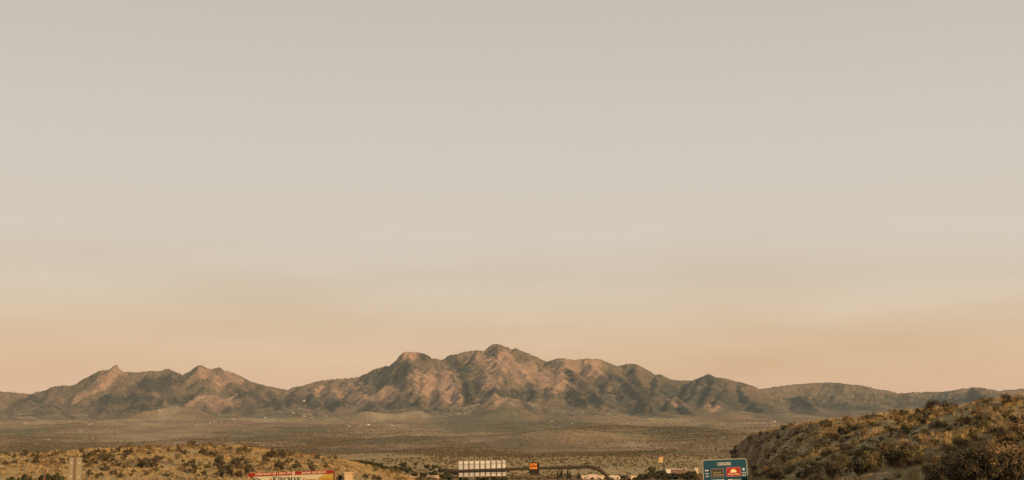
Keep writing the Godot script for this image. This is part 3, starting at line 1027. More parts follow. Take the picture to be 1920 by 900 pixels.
	part("dark_print", plate(PackedVector2Array([Vector2(on_xx(474.2), on_yy(894)), Vector2(on_xx(474.2), on_yy(925)), Vector2(on_xx(530), on_yy(925)), Vector2(on_xx(500), on_yy(903.5)), Vector2(on_xx(482), on_yy(895.6))]), 0.001, 0.006), slate, bb)
	part("pale_stripe", plate(PackedVector2Array([Vector2(on_xx(475), on_yy(895)), Vector2(on_xx(475), on_yy(896.4)), Vector2(on_xx(496), on_yy(905.5)), Vector2(on_xx(520), on_yy(922)), Vector2(on_xx(523), on_yy(922)), Vector2(on_xx(498), on_yy(904.6))]), 0.007, 0.011), cream, bb)
	part("shield", plate(PackedVector2Array([Vector2(on_xx(549.8), on_yy(889.5)), Vector2(on_xx(549.4), on_yy(885)), Vector2(on_xx(552), on_yy(883.4)), Vector2(on_xx(554.6), on_yy(885)), Vector2(on_xx(554.2), on_yy(889.5)), Vector2(on_xx(552), on_yy(891))]), 0.002, 0.06), lite, bb)
	part("red_mark", plate(PackedVector2Array([Vector2(on_xx(507), on_yy(902)), Vector2(on_xx(510), on_yy(902)), Vector2(on_xx(509.6), on_yy(896)), Vector2(on_xx(508.4), on_yy(896))]), 0.002, 0.012), red, bb)
	var t1 := put_words(bb, "TURN RIGHT IN 1 MILE ON", on_xx(478.5), on_xx(547.5), on_yy(890.4), on_yy(886.3), 0.082, lite, false, true)
	t1.rotation.z = 0.017
	t1.position.y += 0.06
	var t2 := put_words(bb, "AHEAD ON RIGHT", on_xx(567), on_xx(612), on_yy(888.4), on_yy(884.6), 0.082, lite, false, true)
	t2.rotation.z = 0.017
	var t3 := put_words(bb, "K", on_xx(512.5), on_xx(522), on_yy(905.5), on_yy(893.4), 0.022, green, true, true)
	t3.scale.z = 1.0
	put_words(bb, "INGMAN", on_xx(522.8), on_xx(565.5), on_yy(905.5), on_yy(894.6), 0.022, green, true, true)
	for wd in [["V", 569.5, 575.5, 896.6], ["ISITOR", 576, 594.5, 898.4], ["C", 598, 604, 895.8], ["ENTER", 604.6, 622, 897.6]]:
		put_words(bb, wd[0], on_xx(wd[1]), on_xx(wd[2]), on_yy(905.0), on_yy(wd[3]), 0.022, orange, true, true)
	for px in [490.0, 520.0, 550.0, 580.0, 610.0]:
		part("post", box_mesh(Vector3(on_xx(px) - 0.14, -0.5, -0.62), Vector3(on_xx(px) + 0.14, on_yy(886.5), -0.30)), wood, bb)
	# -- blue motel logo sign beside the road
	D = 150.0
	var lb := P(1363.0, 925.0, D)
	var ls := thing("lodging_sign", "blue LODGING sign with pale border and two small motel panels, leaning slightly", "road sign", Vector3(lb.x, near_h(lb.x, lb.z), lb.z))
	ls.rotation.z = deg_to_rad(2.2)
	l_low = ls.position.y
	var teal := mat("sign_teal", col(0.004, 0.040, 0.066), 0.6)
	var edge := mat("sign_border", col(0.21, 0.215, 0.19), 0.5)
	var white := mat("sign_white", col(0.40, 0.41, 0.39), 0.5)
	part("board", plate(round_rect(on_lx(1321), on_ly(921), on_lx(1404), on_ly(860.5), 0.30), -0.10, 0.0), edge, ls)
	part("face", plate(round_rect(on_lx(1322.5), on_ly(919.5), on_lx(1402.5), on_ly(862.0), 0.25), 0.002, 0.008), teal, ls)
	put_words(ls, "LODGING", on_lx(1349.2), on_lx(1373.6), on_ly(872.4), on_ly(866.6), 0.02, white, false, true)
	var greyp := mat("panel_grey", col(0.034, 0.033, 0.028), 0.5)
	var grim := mat("panel_rim", col(0.11, 0.115, 0.10), 0.5)
	var pinkr := mat("panel_pink", col(0.28, 0.10, 0.09), 0.5)
	var redp := mat("panel_red", col(0.20, 0.010, 0.012), 0.5)
	var sunc := mat("panel_sun", col(0.60, 0.50, 0.28), 0.5)
	var gold := mat("panel_gold", col(0.50, 0.22, 0.03), 0.5)
	var creamy := mat("panel_cream", col(0.22, 0.19, 0.10), 0.5)
	var lp := part("logo_panel", plate(round_rect(on_lx(1335.6), on_ly(894.2), on_lx(1360.2), on_ly(877.6), 0.05), 0.009, 0.03), grim, ls)
	part("panel_face", plate(round_rect(on_lx(1336.6), on_ly(893.2), on_lx(1359.2), on_ly(878.6), 0.03), 0.031, 0.036), greyp, lp)
	# two rows of small strokes: print too small to read
	for row in [[884.6, 886.8, 1340.0, 1354.0], [888.8, 891.0, 1339.5, 1357.5]]:
		var sx: float = row[2]
		while sx < row[3]:
			var wdt := rng.randf_range(0.7, 1.2)
			part("print_mark", box_mesh(Vector3(on_lx(sx), on_ly(row[1]), 0.037), Vector3(on_lx(sx + wdt), on_ly(row[0] + rng.randf_range(0.0, 0.9)), 0.041)), creamy, lp)
			sx += wdt + rng.randf_range(0.25, 0.5)
	var rp := part("logo_panel", plate(round_rect(on_lx(1364.4), on_ly(893.8), on_lx(1391.2), on_ly(876.4), 0.09), 0.009, 0.03), pinkr, ls)
	part("panel_face", plate(round_rect(on_lx(1365.6), on_ly(892.8), on_lx(1390.0), on_ly(877.4), 0.06), 0.031, 0.036), redp, rp)
	var sunx := 1377.6
	for q in 9:
		var an := PI * (q + 0.5) / 9.0
		var dirv := Vector2(cos(an), sin(an))
		var o := Vector2(on_lx(sunx), on_ly(886.4))
		var sd := Vector2(-dirv.y, dirv.x)
		part("sun_ray", plate(PackedVector2Array([o + dirv * 0.29 + sd * 0.05, o + dirv * 0.29 - sd * 0.05, o + dirv * 0.47]), 0.037, 0.041), gold, rp)
	var half := PackedVector2Array()
	for q in 13: half.append(Vector2(on_lx(sunx) + cos(PI * q / 12.0) * 0.30, on_ly(886.4) + sin(PI * q / 12.0) * 0.32))
	part("half_sun", plate(half, 0.037, 0.043), sunc, rp)
	part("horizon_bar", box_mesh(Vector3(on_lx(1370.6), on_ly(887.3), 0.037), Vector3(on_lx(1384.6), on_ly(886.6), 0.042)), mat("panel_olive", col(0.10, 0.09, 0.02), 0.5), rp)
	put_words(rp, "Days Inn", on_lx(1367.4), on_lx(1388.4), on_ly(891.8), on_ly(888.0), 0.046, sunc, true, true)
	for q in [[1333.5, 1360.0], [1365.2, 1391.8]]:
		part("logo_panel", plate(round_rect(on_lx(q[0] + 1.5), on_ly(916), on_lx(q[1]), on_ly(898.8), 0.05), 0.009, 0.03), white, ls)
	part("arrow_mark", plate(PackedVector2Array([Vector2(on_lx(1325.4), on_ly(879.6)), Vector2(on_lx(1331.6), on_ly(879.9)), Vector2(on_lx(1331.2), on_ly(882.6)), Vector2(on_lx(1328.5), on_ly(881.4)), Vector2(on_lx(1325.8), on_ly(882.8))]), 0.009, 0.015), white, ls)
	part("arrow_mark", plate(round_rect(on_lx(1394.8), on_ly(883.2), on_lx(1398.8), on_ly(878.6), 0.09), 0.009, 0.015), white, ls)
	for row in [[1325.2, 1331.8, 885.6, 887.6], [1326, 1331.8, 890.6, 892.8], [1393.0, 1401.0, 885.8, 888.2], [1393.6, 1400.6, 890.6, 893.4]]:
		var sx: float = row[0]
		while sx < row[1]:
			part("print_mark", box_mesh(Vector3(on_lx(sx), on_ly(row[3]), 0.009), Vector3(on_lx(sx + 1.0), on_ly(row[2] + rng.randf_range(0.0, 0.8)), 0.015)), white, ls)
			sx += 1.45
	for px in [1340.0, 1386.0]:
		part("post", box_mesh(Vector3(on_lx(px) - 0.09, -0.6, -0.32), Vector3(on_lx(px) + 0.09, on_ly(868), -0.103)), steel, ls)
	# -- khaki sign seen from behind, beside the road on the other side
	D = 120.0
	var kb := P(138.8, 925.0, D)
	var ks := thing("road_sign", "tall khaki panel sign seen from behind with a dark post up its middle", "road sign", Vector3(kb.x, near_h(kb.x, kb.z), kb.z))
	k_low = ks.position.y
	var khaki := mat("khaki", col(0.20, 0.18, 0.122), 0.6)
	for r in [[857.2, 867.8], [868.1, 894.8], [895.1, 908.0]]:
		part("panel", box_mesh(Vector3(on_kx(127.4), on_ky(r[1]), -0.03), Vector3(on_kx(150.3), on_ky(r[0]), 0.0)), khaki, ks)
	part("post", box_mesh(Vector3(on_kx(136.6), -0.5, 0.002), Vector3(on_kx(140.0), on_ky(856.4), 0.10)), mat("post_brown", col(0.13, 0.095, 0.06), 0.7), ks)
	for py in [868.0, 894.0]:
		for px in [145.6, 131.5]:
			part("bolt_plate", box_mesh(Vector3(on_kx(px) - 0.05, on_ky(py) - 0.03, 0.001), Vector3(on_kx(px) + 0.05, on_ky(py) + 0.05, 0.012)), alu, ks)
	# -- thin rusty post
	D = 95.0
	var pb := ground_under(P(83.5, 900, D))
	var po := thing("fence_post", "thin rusty red steel post in front of a dark bush", "post", pb)
	part("shaft", box_mesh(Vector3(-0.045, -0.4, -0.045), Vector3(0.045, P(83.5, 879.5, D).y - pb.y, 0.045)), mat("rust", col(0.13, 0.065, 0.05), 0.8), po)
	part("cap", box_mesh(Vector3(-0.055, P(83.5, 879.5, D).y - pb.y + 0.002, -0.055), Vector3(0.055, P(83.5, 878.9, D).y - pb.y + 0.01, 0.055)), mat("rust", col(0.13, 0.065, 0.05), 0.8), po)
	# -- small yellow sign on a pole above the town
	D = 880.0
	var yb := ground_under(P(1245, 893, D))
	var ys := thing("pole_sign", "small square yellow sign on a tall dark pole above the trees", "sign", yb)
	var q0 := P(1234.8, 867.6, D) - yb; var q1 := P(1243.4, 858.6, D) - yb
	part("panel", box_mesh(Vector3(q0.x, q0.y, -0.2), Vector3(q1.x, q1.y, 0.2)), mat("yellow_sign", col(0.33, 0.25, 0.10), 0.5), ys)
	part("top_band", box_mesh(Vector3(q0.x + 0.7, q1.y + 0.01, -0.2), Vector3(q1.x, q1.y + 0.62, 0.2)), mat("sign_band", col(0.50, 0.20, 0.11), 0.6), ys)
	part("pole", box_mesh(Vector3(-0.36, -1.0, -0.3), Vector3(0.36, P(1245, 859.8, D).y - yb.y, 0.24)), mat("pole_dark", col(0.05, 0.04, 0.03), 0.7), ys)
	for r in [0.25, 0.75]:
		part("bracket", box_mesh(Vector3(q1.x + 0.005, lerpf(q0.y, q1.y, r) - 0.12, -0.1), Vector3(-0.365, lerpf(q0.y, q1.y, r) + 0.12, 0.1)), steel, ys)

func tube_mesh(pts: PackedVector3Array, rad: PackedFloat32Array, sides: int) -> ArrayMesh:
	var st := new_st()
	tube(st, pts, rad, sides)
	return done(st)

func plate_ring(x0: float, y0: float, x1: float, y1: float, w: float, z0: float, z1: float) -> ArrayMesh:
	var st := new_st()
	box(st, Vector3(x0, y0, z0), Vector3(x1, y0 + w, z1))
	box(st, Vector3(x0, y1 - w, z0), Vector3(x1, y1, z1))
	box(st, Vector3(x0, y0 + w, z0), Vector3(x0 + w, y1 - w, z1))
	box(st, Vector3(x1 - w, y0 + w, z0), Vector3(x1, y1 - w, z1))
	return done(st)

# ---------------------------------------------------------------- buildings of the little town
func gable(st: SurfaceTool, x0: float, x1: float, z0: float, z1: float, y: float, rise: float, thick := 0.18) -> void:
	var zm := (z0 + z1) / 2
	for s in [[z1, 1], [z0, -1]]:
		var a := Vector3(x0, y, s[0]); var b := Vector3(x1, y, s[0]); var c := Vector3(x1, y + rise, zm); var d := Vector3(x0, y + rise, zm)
		var u := Vector3(0, thick, 0)
		if s[1] > 0:
			quad(st, a + u, d + u, c + u, b + u); quad(st, a, b, c, d); quad(st, a, a + u, b + u, b)
		else:
			quad(st, b + u, c + u, d + u, a + u); quad(st, b, a, d, c); quad(st, b, b + u, a + u, a)
		quad(st, a, d, d + u, a + u); quad(st, b, b + u, c + u, c)

func building(called: String, label: String, pxl: float, pxr: float, py_eave: float, py_top: float, D: float, depth: float, wall: Material, roof: Material, turn := 0.0, group := "") -> Node3D:
	var m := (pxl + pxr) / 2
	var c := P(m, py_eave, D)
	var g := ground_under(c)
	var t := thing(called, label, "building", g, turn, group)
	var w := (pxr - pxl) * D / F
	var he := maxf(c.y - g.y, 1.6)
	var hr := P(m, py_top, D).y - g.y - he
	part("wall", box_mesh(Vector3(-w / 2, -1.0, -depth / 2), Vector3(w / 2, he, depth / 2)), wall, t)
	var st := new_st()
	if hr > 0.5:
		gable(st, -w / 2 - 0.4, w / 2 + 0.4, -depth / 2 - 0.4, depth / 2 + 0.4, he + 0.01, hr)
		part("roof", done(st), roof, t)
		var ge := new_st()
		for s in [-1.0, 1.0]:
			var x: float = s * (w / 2 - 0.02)
			for f in [[0, 1, 2], [0, 2, 1]]:
				var tri := [Vector3(x, he, -depth / 2), Vector3(x, he, depth / 2), Vector3(x, he + hr * 0.95, 0)]
				for i in f: ge.add_vertex(tri[i])
		part("gable_end", done(ge), wall, t)
	else:
		box(st, Vector3(-w / 2 - 0.25, he + 0.004, -depth / 2 - 0.25), Vector3(w / 2 + 0.25, he + maxf(hr, 0.3), depth / 2 + 0.25))
		part("roof", done(st), roof, t)
	# windows along the side that faces the road
	var glass := mat("glass_dark", col(0.03, 0.032, 0.035), 0.15)
	var trim := mat("window_trim", col(0.42, 0.38, 0.32), 0.7)
	var n := int(w / 3.2)
	for i in n:
		var x := -w / 2 + w * (i + 0.5) / n
		var y := maxf(he - 1.5, 0.6)
		var fr := part("window", plate_ring(x - 0.55, y - 0.5, x + 0.55, y + 0.5, 0.07, depth / 2 + 0.003, depth / 2 + 0.06), trim, t)
		part("pane", box_mesh(Vector3(x - 0.48, y - 0.43, depth / 2 + 0.003), Vector3(x + 0.48, y + 0.43, depth / 2 + 0.02)), glass, fr)
	return t

func build_town() -> void:
	var white := mat("roof_white", col(0.44, 0.41, 0.36), 0.8)
	var cream := mat("stucco", col(0.40, 0.34, 0.24), 0.9)
	var pink := mat("stucco_pink", col(0.40, 0.32, 0.27), 0.9)
	var brick := mat("brickish", col(0.12, 0.075, 0.055), 0.9)
	var ochre := mat("stucco_ochre", col(0.36, 0.28, 0.16), 0.9)
	var tan := mat("wall_tan", col(0.30, 0.23, 0.15), 0.9)
	building("house", "low house with a pale gabled roof below the grassy hill", 745.5, 768.5, 897.5, 891.5, 800.0, 7.0, tan, white, 0.35)
	building("house", "house with a flat pinkish roof between dark trees", 764, 785, 899.0, 897.6, 780.0, 8.0, pink, pink)
	building("shed", "narrow pale upright shed among the trees", 790.5, 795.5, 896.0, 894.4, 820.0, 2.5, cream, white)
	building("house", "house with a slanting cream roof beside dark trees", 803, 822, 898.5, 893.2, 830.0, 7.0, tan, cream, -0.5)
	building("house", "cream flat-topped house on the slope beside the billboard", 648, 662, 887.5, 884.8, 345.0, 4.0, ochre, ochre)
	var st := building("store_building", "long low white building behind the curved gantry pole", 1090, 1162, 896.5, 894.6, 760.0, 14.0, cream, white)
	var w := 72.0 * 760.0 / F
	var he: float = P(1126, 894.6, 760).y - st.position.y
	var lx := (1109.0 - 1126.0) * 760.0 / F
	part("raised_front", box_mesh(Vector3(lx - 2.3, he - 0.4, 2.0), Vector3(lx + 2.4, he + 1.3, 7.6)), pink, st)
	part("sign_board", box_mesh(Vector3(w * 0.18, he - 0.2, 7.62), Vector3(w * 0.40, he + 0.3, 7.8)), white, st)
	var lb := building("long_building", "long reddish building with a broken white roof edge behind dark trees", 1255, 1284, 881.2, 879.8, 840.0, 9.0, brick, brick)
	for q in [[1258, 1262], [1262.8, 1266], [1266.8, 1269.4], [1270.2, 1273.4], [1274.2, 1278], [1283, 1286]]:
		var m: float = P(1270, 880.2, 840).y - lb.position.y
		part("fascia", box_mesh(Vector3((q[0] - 1269.5) * 840.0 / F, m - 0.05, 4.76), Vector3((q[1] - 1269.5) * 840.0 / F, m + 0.36, 4.95)), white, lb)
	building("trailer", "small white trailer at the end of the long reddish building", 1248.5, 1257.0, 881.0, 879.6, 825.0, 3.0, white, white)
	building("shed", "small yellowish shed in front of the brown hill end", 1302, 1308.5, 879.5, 877.4, 620.0, 2.0, cream, cream)
	building("house", "small cream house front between a round bush and dark trees", 1182, 1193, 898.0, 896.0, 700.0, 5.0, cream, cream)

func build_far_houses() -> void:
	var white := mat("far_white", col(0.46, 0.42, 0.37), 0.8)
	var spots := [[92, 823, 4], [84, 823.5, 3], [76, 829, 3], [67, 831.5, 4], [48, 793, 3], [168, 795, 5], [172, 794, 3], [300, 768, 4], [394, 792, 3], [402, 789, 3], [415, 791, 4], [437, 785.5, 4], [452, 784, 3], [498, 782.5, 5], [512, 784, 3], [549, 772, 3], [570, 750, 4], [570, 779.5, 5], [585, 782, 3], [612, 779, 3], [611, 795, 4], [655, 799, 5], [675, 798, 3], [691, 795.5, 5], [692, 785, 3], [735, 797, 4], [857, 781, 4], [1035, 789, 4], [1072, 793, 4], [1432, 792.5, 4], [1452, 790, 5], [1446, 792, 3]]
	var src: Node3D = null
	for s in spots:
		var p := far_hit(s[0], s[1] + 1.2)
		var size: float = s[2] * -p.z / F * 0.8
		if src == null:
			src = thing("far_house", "tiny white house speck at the foot of the mountains", "house", p, 0.0, "houses scattered along the foothills")
			var b := new_st()
			box(b, Vector3(-0.5, -0.5, -0.28), Vector3(0.5, 0.24, 0.28))
			part("wall", done(b), white, src)
			var r := new_st()
			gable(r, -0.54, 0.54, -0.33, 0.33, 0.243, 0.13, 0.02)
			part("roof", done(r), white, src)
			src.scale = Vector3.ONE * size
		else:
			copy(src, p, rng.randf_range(-0.5, 0.5), Vector3.ONE * size)

func far_hit(px: float, py: float) -> Vector3:
	var D := 3000.0
	while D < 13000.0:
		var p := P(px, py, D)
		if ground_h(p.x, p.z) >= p.y or (D > 9000.0 and front_hit(p)): return p
		D += 12.0
	return P(px, py, 9300.0)

func front_hit(p: Vector3) -> bool:
	var q := px_of(p)
	return front_point(q.x, q.y).z >= p.z

# ---------------------------------------------------------------- plants
func build_plants() -> void:
	var lm := leaf_mat()
	var bark := mat("bark", col(0.10, 0.07, 0.045), 0.95)
	var twig := mat("twig", col(0.17, 0.12, 0.075), 0.95)
	var olive := Color(0.085, 0.080, 0.038); var olive2 := Color(0.15, 0.125, 0.055)
	var dusk := Color(0.045, 0.040, 0.025); var dusk2 := Color(0.085, 0.069, 0.041)
	var brown := Color(0.16, 0.105, 0.06); var brown2 := Color(0.25, 0.17, 0.085)
	var straw := Color(0.34, 0.24, 0.10); var straw2 := Color(0.46, 0.35, 0.16)
	var green := Color(0.030, 0.034, 0.018); var green2 := Color(0.06, 0.058, 0.03)
	# --- shapes shared by all shrubs; one metre across at scale 1
	var shapes := []
	for i in 9:
		var pal = [[dusk, dusk2], [olive, olive2], [brown, brown2]][i % 3]
		shapes.append([foliage(100 + i, 620, 0.052, Vector3(0.5, 0.80, 0.5), 9, 0.02, pal[0], pal[1]), stems(200 + i, 7, 0.62, 0.36, 0.016)])
	var kinds := ["dark", "olive", "brown"]
	# --- shrubs of the golden hill on the left
	var src := {}
	var traced := [[14, 853, 8], [45, 852, 13], [66, 855, 11], [95, 856, 8], [140, 858, 9], [160, 858, 16], [170, 852, 12], [182, 850, 10], [196, 848, 9], [212, 849, 9], [222, 846, 10], [240, 850, 16], [262, 842, 10], [280, 845, 7], [316, 847, 8], [346, 850, 10], [380, 851, 14], [387, 836, 7], [398, 854, 14], [412, 859, 13], [290, 866, 13], [289, 873, 11], [298, 862, 11], [331, 858, 9], [270, 873, 18], [262, 874, 12], [250, 866, 8], [360, 868, 12], [348, 876, 14], [338, 880, 11], [362, 884, 17], [382, 889, 12], [376, 873, 9], [390, 877, 14], [408, 876, 20], [424, 880, 22], [440, 874, 18], [454, 872, 18], [466, 884, 20], [440, 888, 24], [412, 889, 16], [458, 846, 10], [500, 855, 10], [508, 856, 14], [520, 854, 16], [530, 857, 14], [497, 866, 13], [542, 866, 10], [524, 877, 18], [558, 874, 14], [582, 872, 10], [595, 858, 8], [612, 876, 11], [627, 857, 11], [646, 859, 9], [662, 862, 8], [585, 881, 14], [245, 893, 8], [275, 889, 9], [292, 885, 7], [312, 893, 9], [252, 884, 8], [192, 862, 14], [206, 866, 15], [178, 869, 14], [222, 872, 12], [196, 880, 13], [186, 893, 12], [212, 889, 11], [228, 893, 12], [165, 874, 11], [168, 890, 13], [100, 868, 7], [75, 868, 7], [118, 871, 8], [28, 868, 7], [50, 865, 6], [10, 869, 8], [120, 862, 6], [155, 866, 13], [232, 860, 11]]
	var count := 0
	for t in traced:
		var p := hit(t[0], t[1] + t[2] * 0.36, 250.0, 700.0)
		var s: float = t[2] * -p.z / F * 1.5
		var k := 0 if rng.randf() < 0.72 else rng.randi() % 3
		shrub(src, "shrub", k, shapes, kinds, p, Vector3(s, s * rng.randf_range(0.75, 1.05), s), left_words(p, s, k), "shrubs dotted over the golden hill", lm, twig)
		count += 1
	var dens := noise(91, 0.025, 3)
	while count < 285:
		var x := rng.randf_range(-200.0, 10.0); var z := -rng.randf_range(335.0, 520.0)
		if dens.get_noise_2d(x, z) < rng.randf_range(-0.1, 0.4): continue
		var pp := px_of(Vector3(x, left_hill_h(x, z), z))
		if pp.x < -10 or pp.x > 900 or pp.y > 905 or left_hill_h(x, z) < ground_h(x, z): continue
		var s := 0.7 + 2.4 * pow(rng.randf(), 1.8)
		var k := rng.randi() % 3
		shrub(src, "shrub", k, shapes, kinds, Vector3(x, left_hill_h(x, z), z), Vector3(s, s * rng.randf_range(0.6, 1.0), s), left_words(Vector3(x, left_hill_h(x, z), z), s, k), "shrubs dotted over the golden hill", lm, twig)
		count += 1
	# --- bushes of the roadside hill on the right
	var rsrc := {}
	var big := []
	for i in 9:
		var pal = [[dusk, dusk2], [olive, olive2], [brown, brown2]][i % 3]
		big.append([foliage(300 + i, 1500, 0.030, Vector3(0.5, 0.78, 0.5), 13, 0.02, pal[0], pal[1], 0.8), stems(400 + i, 9, 0.66, 0.38, 0.012)])
	var rt := [[1470, 801, 13, 0], [1483, 797, 9, 0], [1547, 793, 16, 1], [1590, 786, 18, 2], [1552, 797, 18, 0], [1600, 802, 24, 0], [1632, 784, 18, 0], [1632, 792, 14, 2], [1660, 787, 9, 2], [1675, 776, 14, 1], [1692, 776, 22, 0], [1690, 788, 26, 2], [1715, 786, 26, 1], [1725, 776, 22, 0], [1733, 787, 24, 0], [1748, 760, 32, 0], [1782, 762, 26, 0], [1760, 800, 20, 0], [1772, 797, 16, 0], [1800, 770, 12, 2], [1845, 788, 28, 0], [1870, 768, 16, 1], [1895, 752, 30, 0], [1910, 800, 40, 0], [1915, 815, 34, 2], [1875, 815, 34, 0], [1885, 830, 30, 0], [1850, 800, 20, 1], [1660, 842, 26, 0], [1672, 858, 34, 0], [1690, 866, 40, 0], [1712, 862, 34, 1], [1640, 872, 36, 1], [1610, 880, 34, 0], [1580, 868, 30, 1], [1560, 884, 36, 0], [1530, 872, 26, 1], [1510, 890, 30, 0], [1480, 882, 24, 1], [1455, 893, 26, 0], [1440, 884, 18, 2], [1420, 893, 20, 0], [1745, 880, 30, 1], [1765, 894, 46, 0], [1790, 878, 40, 1], [1820, 870, 46, 0], [1845, 858, 44, 0], [1870, 870, 46, 2], [1850, 888, 60, 0], [1890, 880, 60, 0], [1815, 895, 60, 0], [1905, 855, 40, 2], [1780, 845, 30, 2], [1755, 830, 22, 1], [1825, 815, 26, 1], [1800, 830, 28, 1], [1725, 842, 20, 2], [1620, 812, 16, 2], [1565, 822, 18, 2], [1575, 808, 14, 0], [1530, 815, 12, 0], [1500, 825, 14, 2], [1495, 812, 10, 0], [1460, 820, 10, 1], [1405, 822, 9, 2], [1426, 814, 8, 0], [1380, 850, 14, 0], [1330, 872, 16, 0], [1318, 880, 20, 2], [1415, 880, 15, 0], [1345, 880, 14, 1], [1640, 800, 15, 1], [1668, 804, 18, 0], [1700, 812, 14, 1], [1735, 812, 16, 1], [1780, 808, 14, 2], [1810, 790, 18, 1], [1880, 785, 16, 1], [1840, 770, 14, 2], [1605, 850, 24, 2], [1550, 850, 20, 1], [1510, 855, 18, 0], [1630, 850, 22, 0], [1470, 862, 14, 1], [1440, 858, 12, 2], [1312, 890, 22, 0], [1326, 884, 18, 0], [1306, 878, 12, 2], [1340, 868, 12, 0], [1352, 862, 11, 2], [1362, 858, 11, 0], [1372, 850, 10, 0]]
	count = 0
	for t in rt:
		var p := hit(t[0], t[1] + t[2] * 0.36, 45.0, 420.0)
		var s: float = t[2] * -p.z / F * (1.5 if t[2] >= 34 else 1.2)
		shrub(rsrc, "bush", t[3], big, kinds, p, Vector3(s, s * rng.randf_range(0.75, 1.05), s), right_words(p, s, t[3]), "bushes on the roadside hill", lm, twig)
		count += 1
	while count < 280:
		var z := -rng.randf_range(62.0, 300.0)
		var x := rng.randf_range(16.0, 60.0)
		var y := right_hill_h(x, z)
		if y < ground_h(x, z) or dens.get_noise_2d(x * 2.0, z * 2.0) < rng.randf_range(-0.5, 0.4): continue
		var pp := px_of(Vector3(x, y, z))
		if pp.x > 1990 or pp.y > 925: continue
		var s := rng.randf_range(0.4, 1.25)
		var k: int = [0, 1, 1, 2, 2][rng.randi() % 5]
		shrub(rsrc, "bush", k, big, kinds, Vector3(x, y, z), Vector3(s, s * rng.randf_range(0.55, 0.95), s), right_words(Vector3(x, y, z), s, k), "bushes on the roadside hill", lm, twig)
		count += 1
	# --- broken rocks on the cut end and the slope
	var stone := mat("stone", Color.WHITE, 0.95)
	stone.vertex_color_use_as_albedo = true
	var stones := []
	for i in 5: stones.append(boulder(700 + i))
	var made := 0
	var ssrc := {}
	while made < 110:
		var cut := made < 75
		var z := -rng.randf_range(225.0, 296.0) if cut else -rng.randf_range(75.0, 225.0)
		var x := rng.randf_range(34.0, 54.0) if cut else rng.randf_range(24.0, 50.0)
		var y := right_hill_h(x, z)
		if y < ground_h(x, z) + 0.5: continue
		var s := 0.3 + (0.8 if cut else 0.25) * pow(rng.randf(), 2.2)
		var id := (rng.randi() % 5) + (5 if cut else 0)
		var words := "%s broken brown rock %s" % ["large" if s > 0.6 else "small", "on the rock cut behind the blue sign" if cut else "lying among the bushes of the roadside hill"]
		if not ssrc.has(id):
			var n := thing("rock", words, "rock", Vector3(x, y, z), rng.randf() * TAU, "rocks on the roadside hill")
			part("stone", stones[id % 5], stone, n)
			n.scale = Vector3(s, s * 0.8, s)
			ssrc[id] = n
		else:
			copy(ssrc[id], Vector3(x, y, z), rng.randf() * TAU, Vector3(s, s * rng.randf_range(0.6, 1.1), s), words)
		made += 1
	# --- dry grass, too much to count
	var tuft := PackedVector3Array(); var tn := PackedVector3Array(); var tc := PackedColorArray()
	var r := RandomNumberGenerator.new()
	r.seed = 5
	for i in 16:
		var a := r.randf() * TAU
		var d := Vector3(cos(a), 0, sin(a)); var o := d * r.randf() * 0.22
		var side := Vector3(-d.z, 0, d.x) * 0.022
		var tip := o + d * r.randf_range(0.1, 0.3) + Vector3(0, r.randf_range(0.5, 1.0), 0)
		var fn := -(side * 2.0).cross(tip - o + side).normalized()
		for q in [o - side, o + side, tip]:
			tuft.append(q); tn.append(fn); tc.append(Color.WHITE)
	var arr := []
	arr.resize(Mesh.ARRAY_MAX)
	arr[Mesh.ARRAY_VERTEX] = tuft; arr[Mesh.ARRAY_NORMAL] = tn; arr[Mesh.ARRAY_COLOR] = tc
	var tm := ArrayMesh.new()
	tm.add_surface_from_arrays(Mesh.PRIMITIVE_TRIANGLES, arr)
	var spots := []; var cols := PackedColorArray()
	while spots.size() < 26000:
		var z := -rng.randf_range(55.0, 305.0); var x := rng.randf_range(14.0, 66.0)
		if dens.get_noise_2d(x * 3.0, z * 3.0) < rng.randf_range(-0.5, 0.25): continue
		var y := right_hill_h(x, z)
		if y < ground_h(x, z): continue
		var s := rng.randf_range(0.22, 0.6)
		spots.append(turned(Vector3(x, y, z), rng.randf() * TAU, Vector3(s * 1.2, s, s * 1.2)))
		var c := straw.lerp(straw2, rng.randf()).lerp(brown, rng.randf() * 0.65)
		cols.append(c)
	scatter("grass", "dry straw grass over the brown roadside hill", "grass", tm, lm, spots, cols)
	spots = []; cols = PackedColorArray()
	while spots.size() < 30000:
		var z := -rng.randf_range(310.0, 540.0); var x := rng.randf_range(-230.0, 18.0)
		if dens.get_noise_2d(x, z + 500.0) < rng.randf_range(-0.6, 0.3): continue
		var y := left_hill_h(x, z)
		if y < ground_h(x, z): continue
		var s := rng.randf_range(0.3, 0.75)
		spots.append(turned(Vector3(x, y, z), rng.randf() * TAU, Vector3(s * 1.6, s, s * 1.6)))
		cols.append(straw.lerp(straw2, rng.randf()).lerp(brown, rng.randf() * 0.45))
	scatter("grass", "golden dry grass over the low hill behind the billboard", "grass", tm, lm, spots, cols)
	# --- low scrub between the larger bushes, too small to count
	var low := foliage(510, 90, 0.13, Vector3(0.5, 0.6, 0.5), 6, 0.0, Color(0.75, 0.75, 0.75), Color(1.1, 1.1, 1.1))
	spots = []; cols = PackedColorArray()
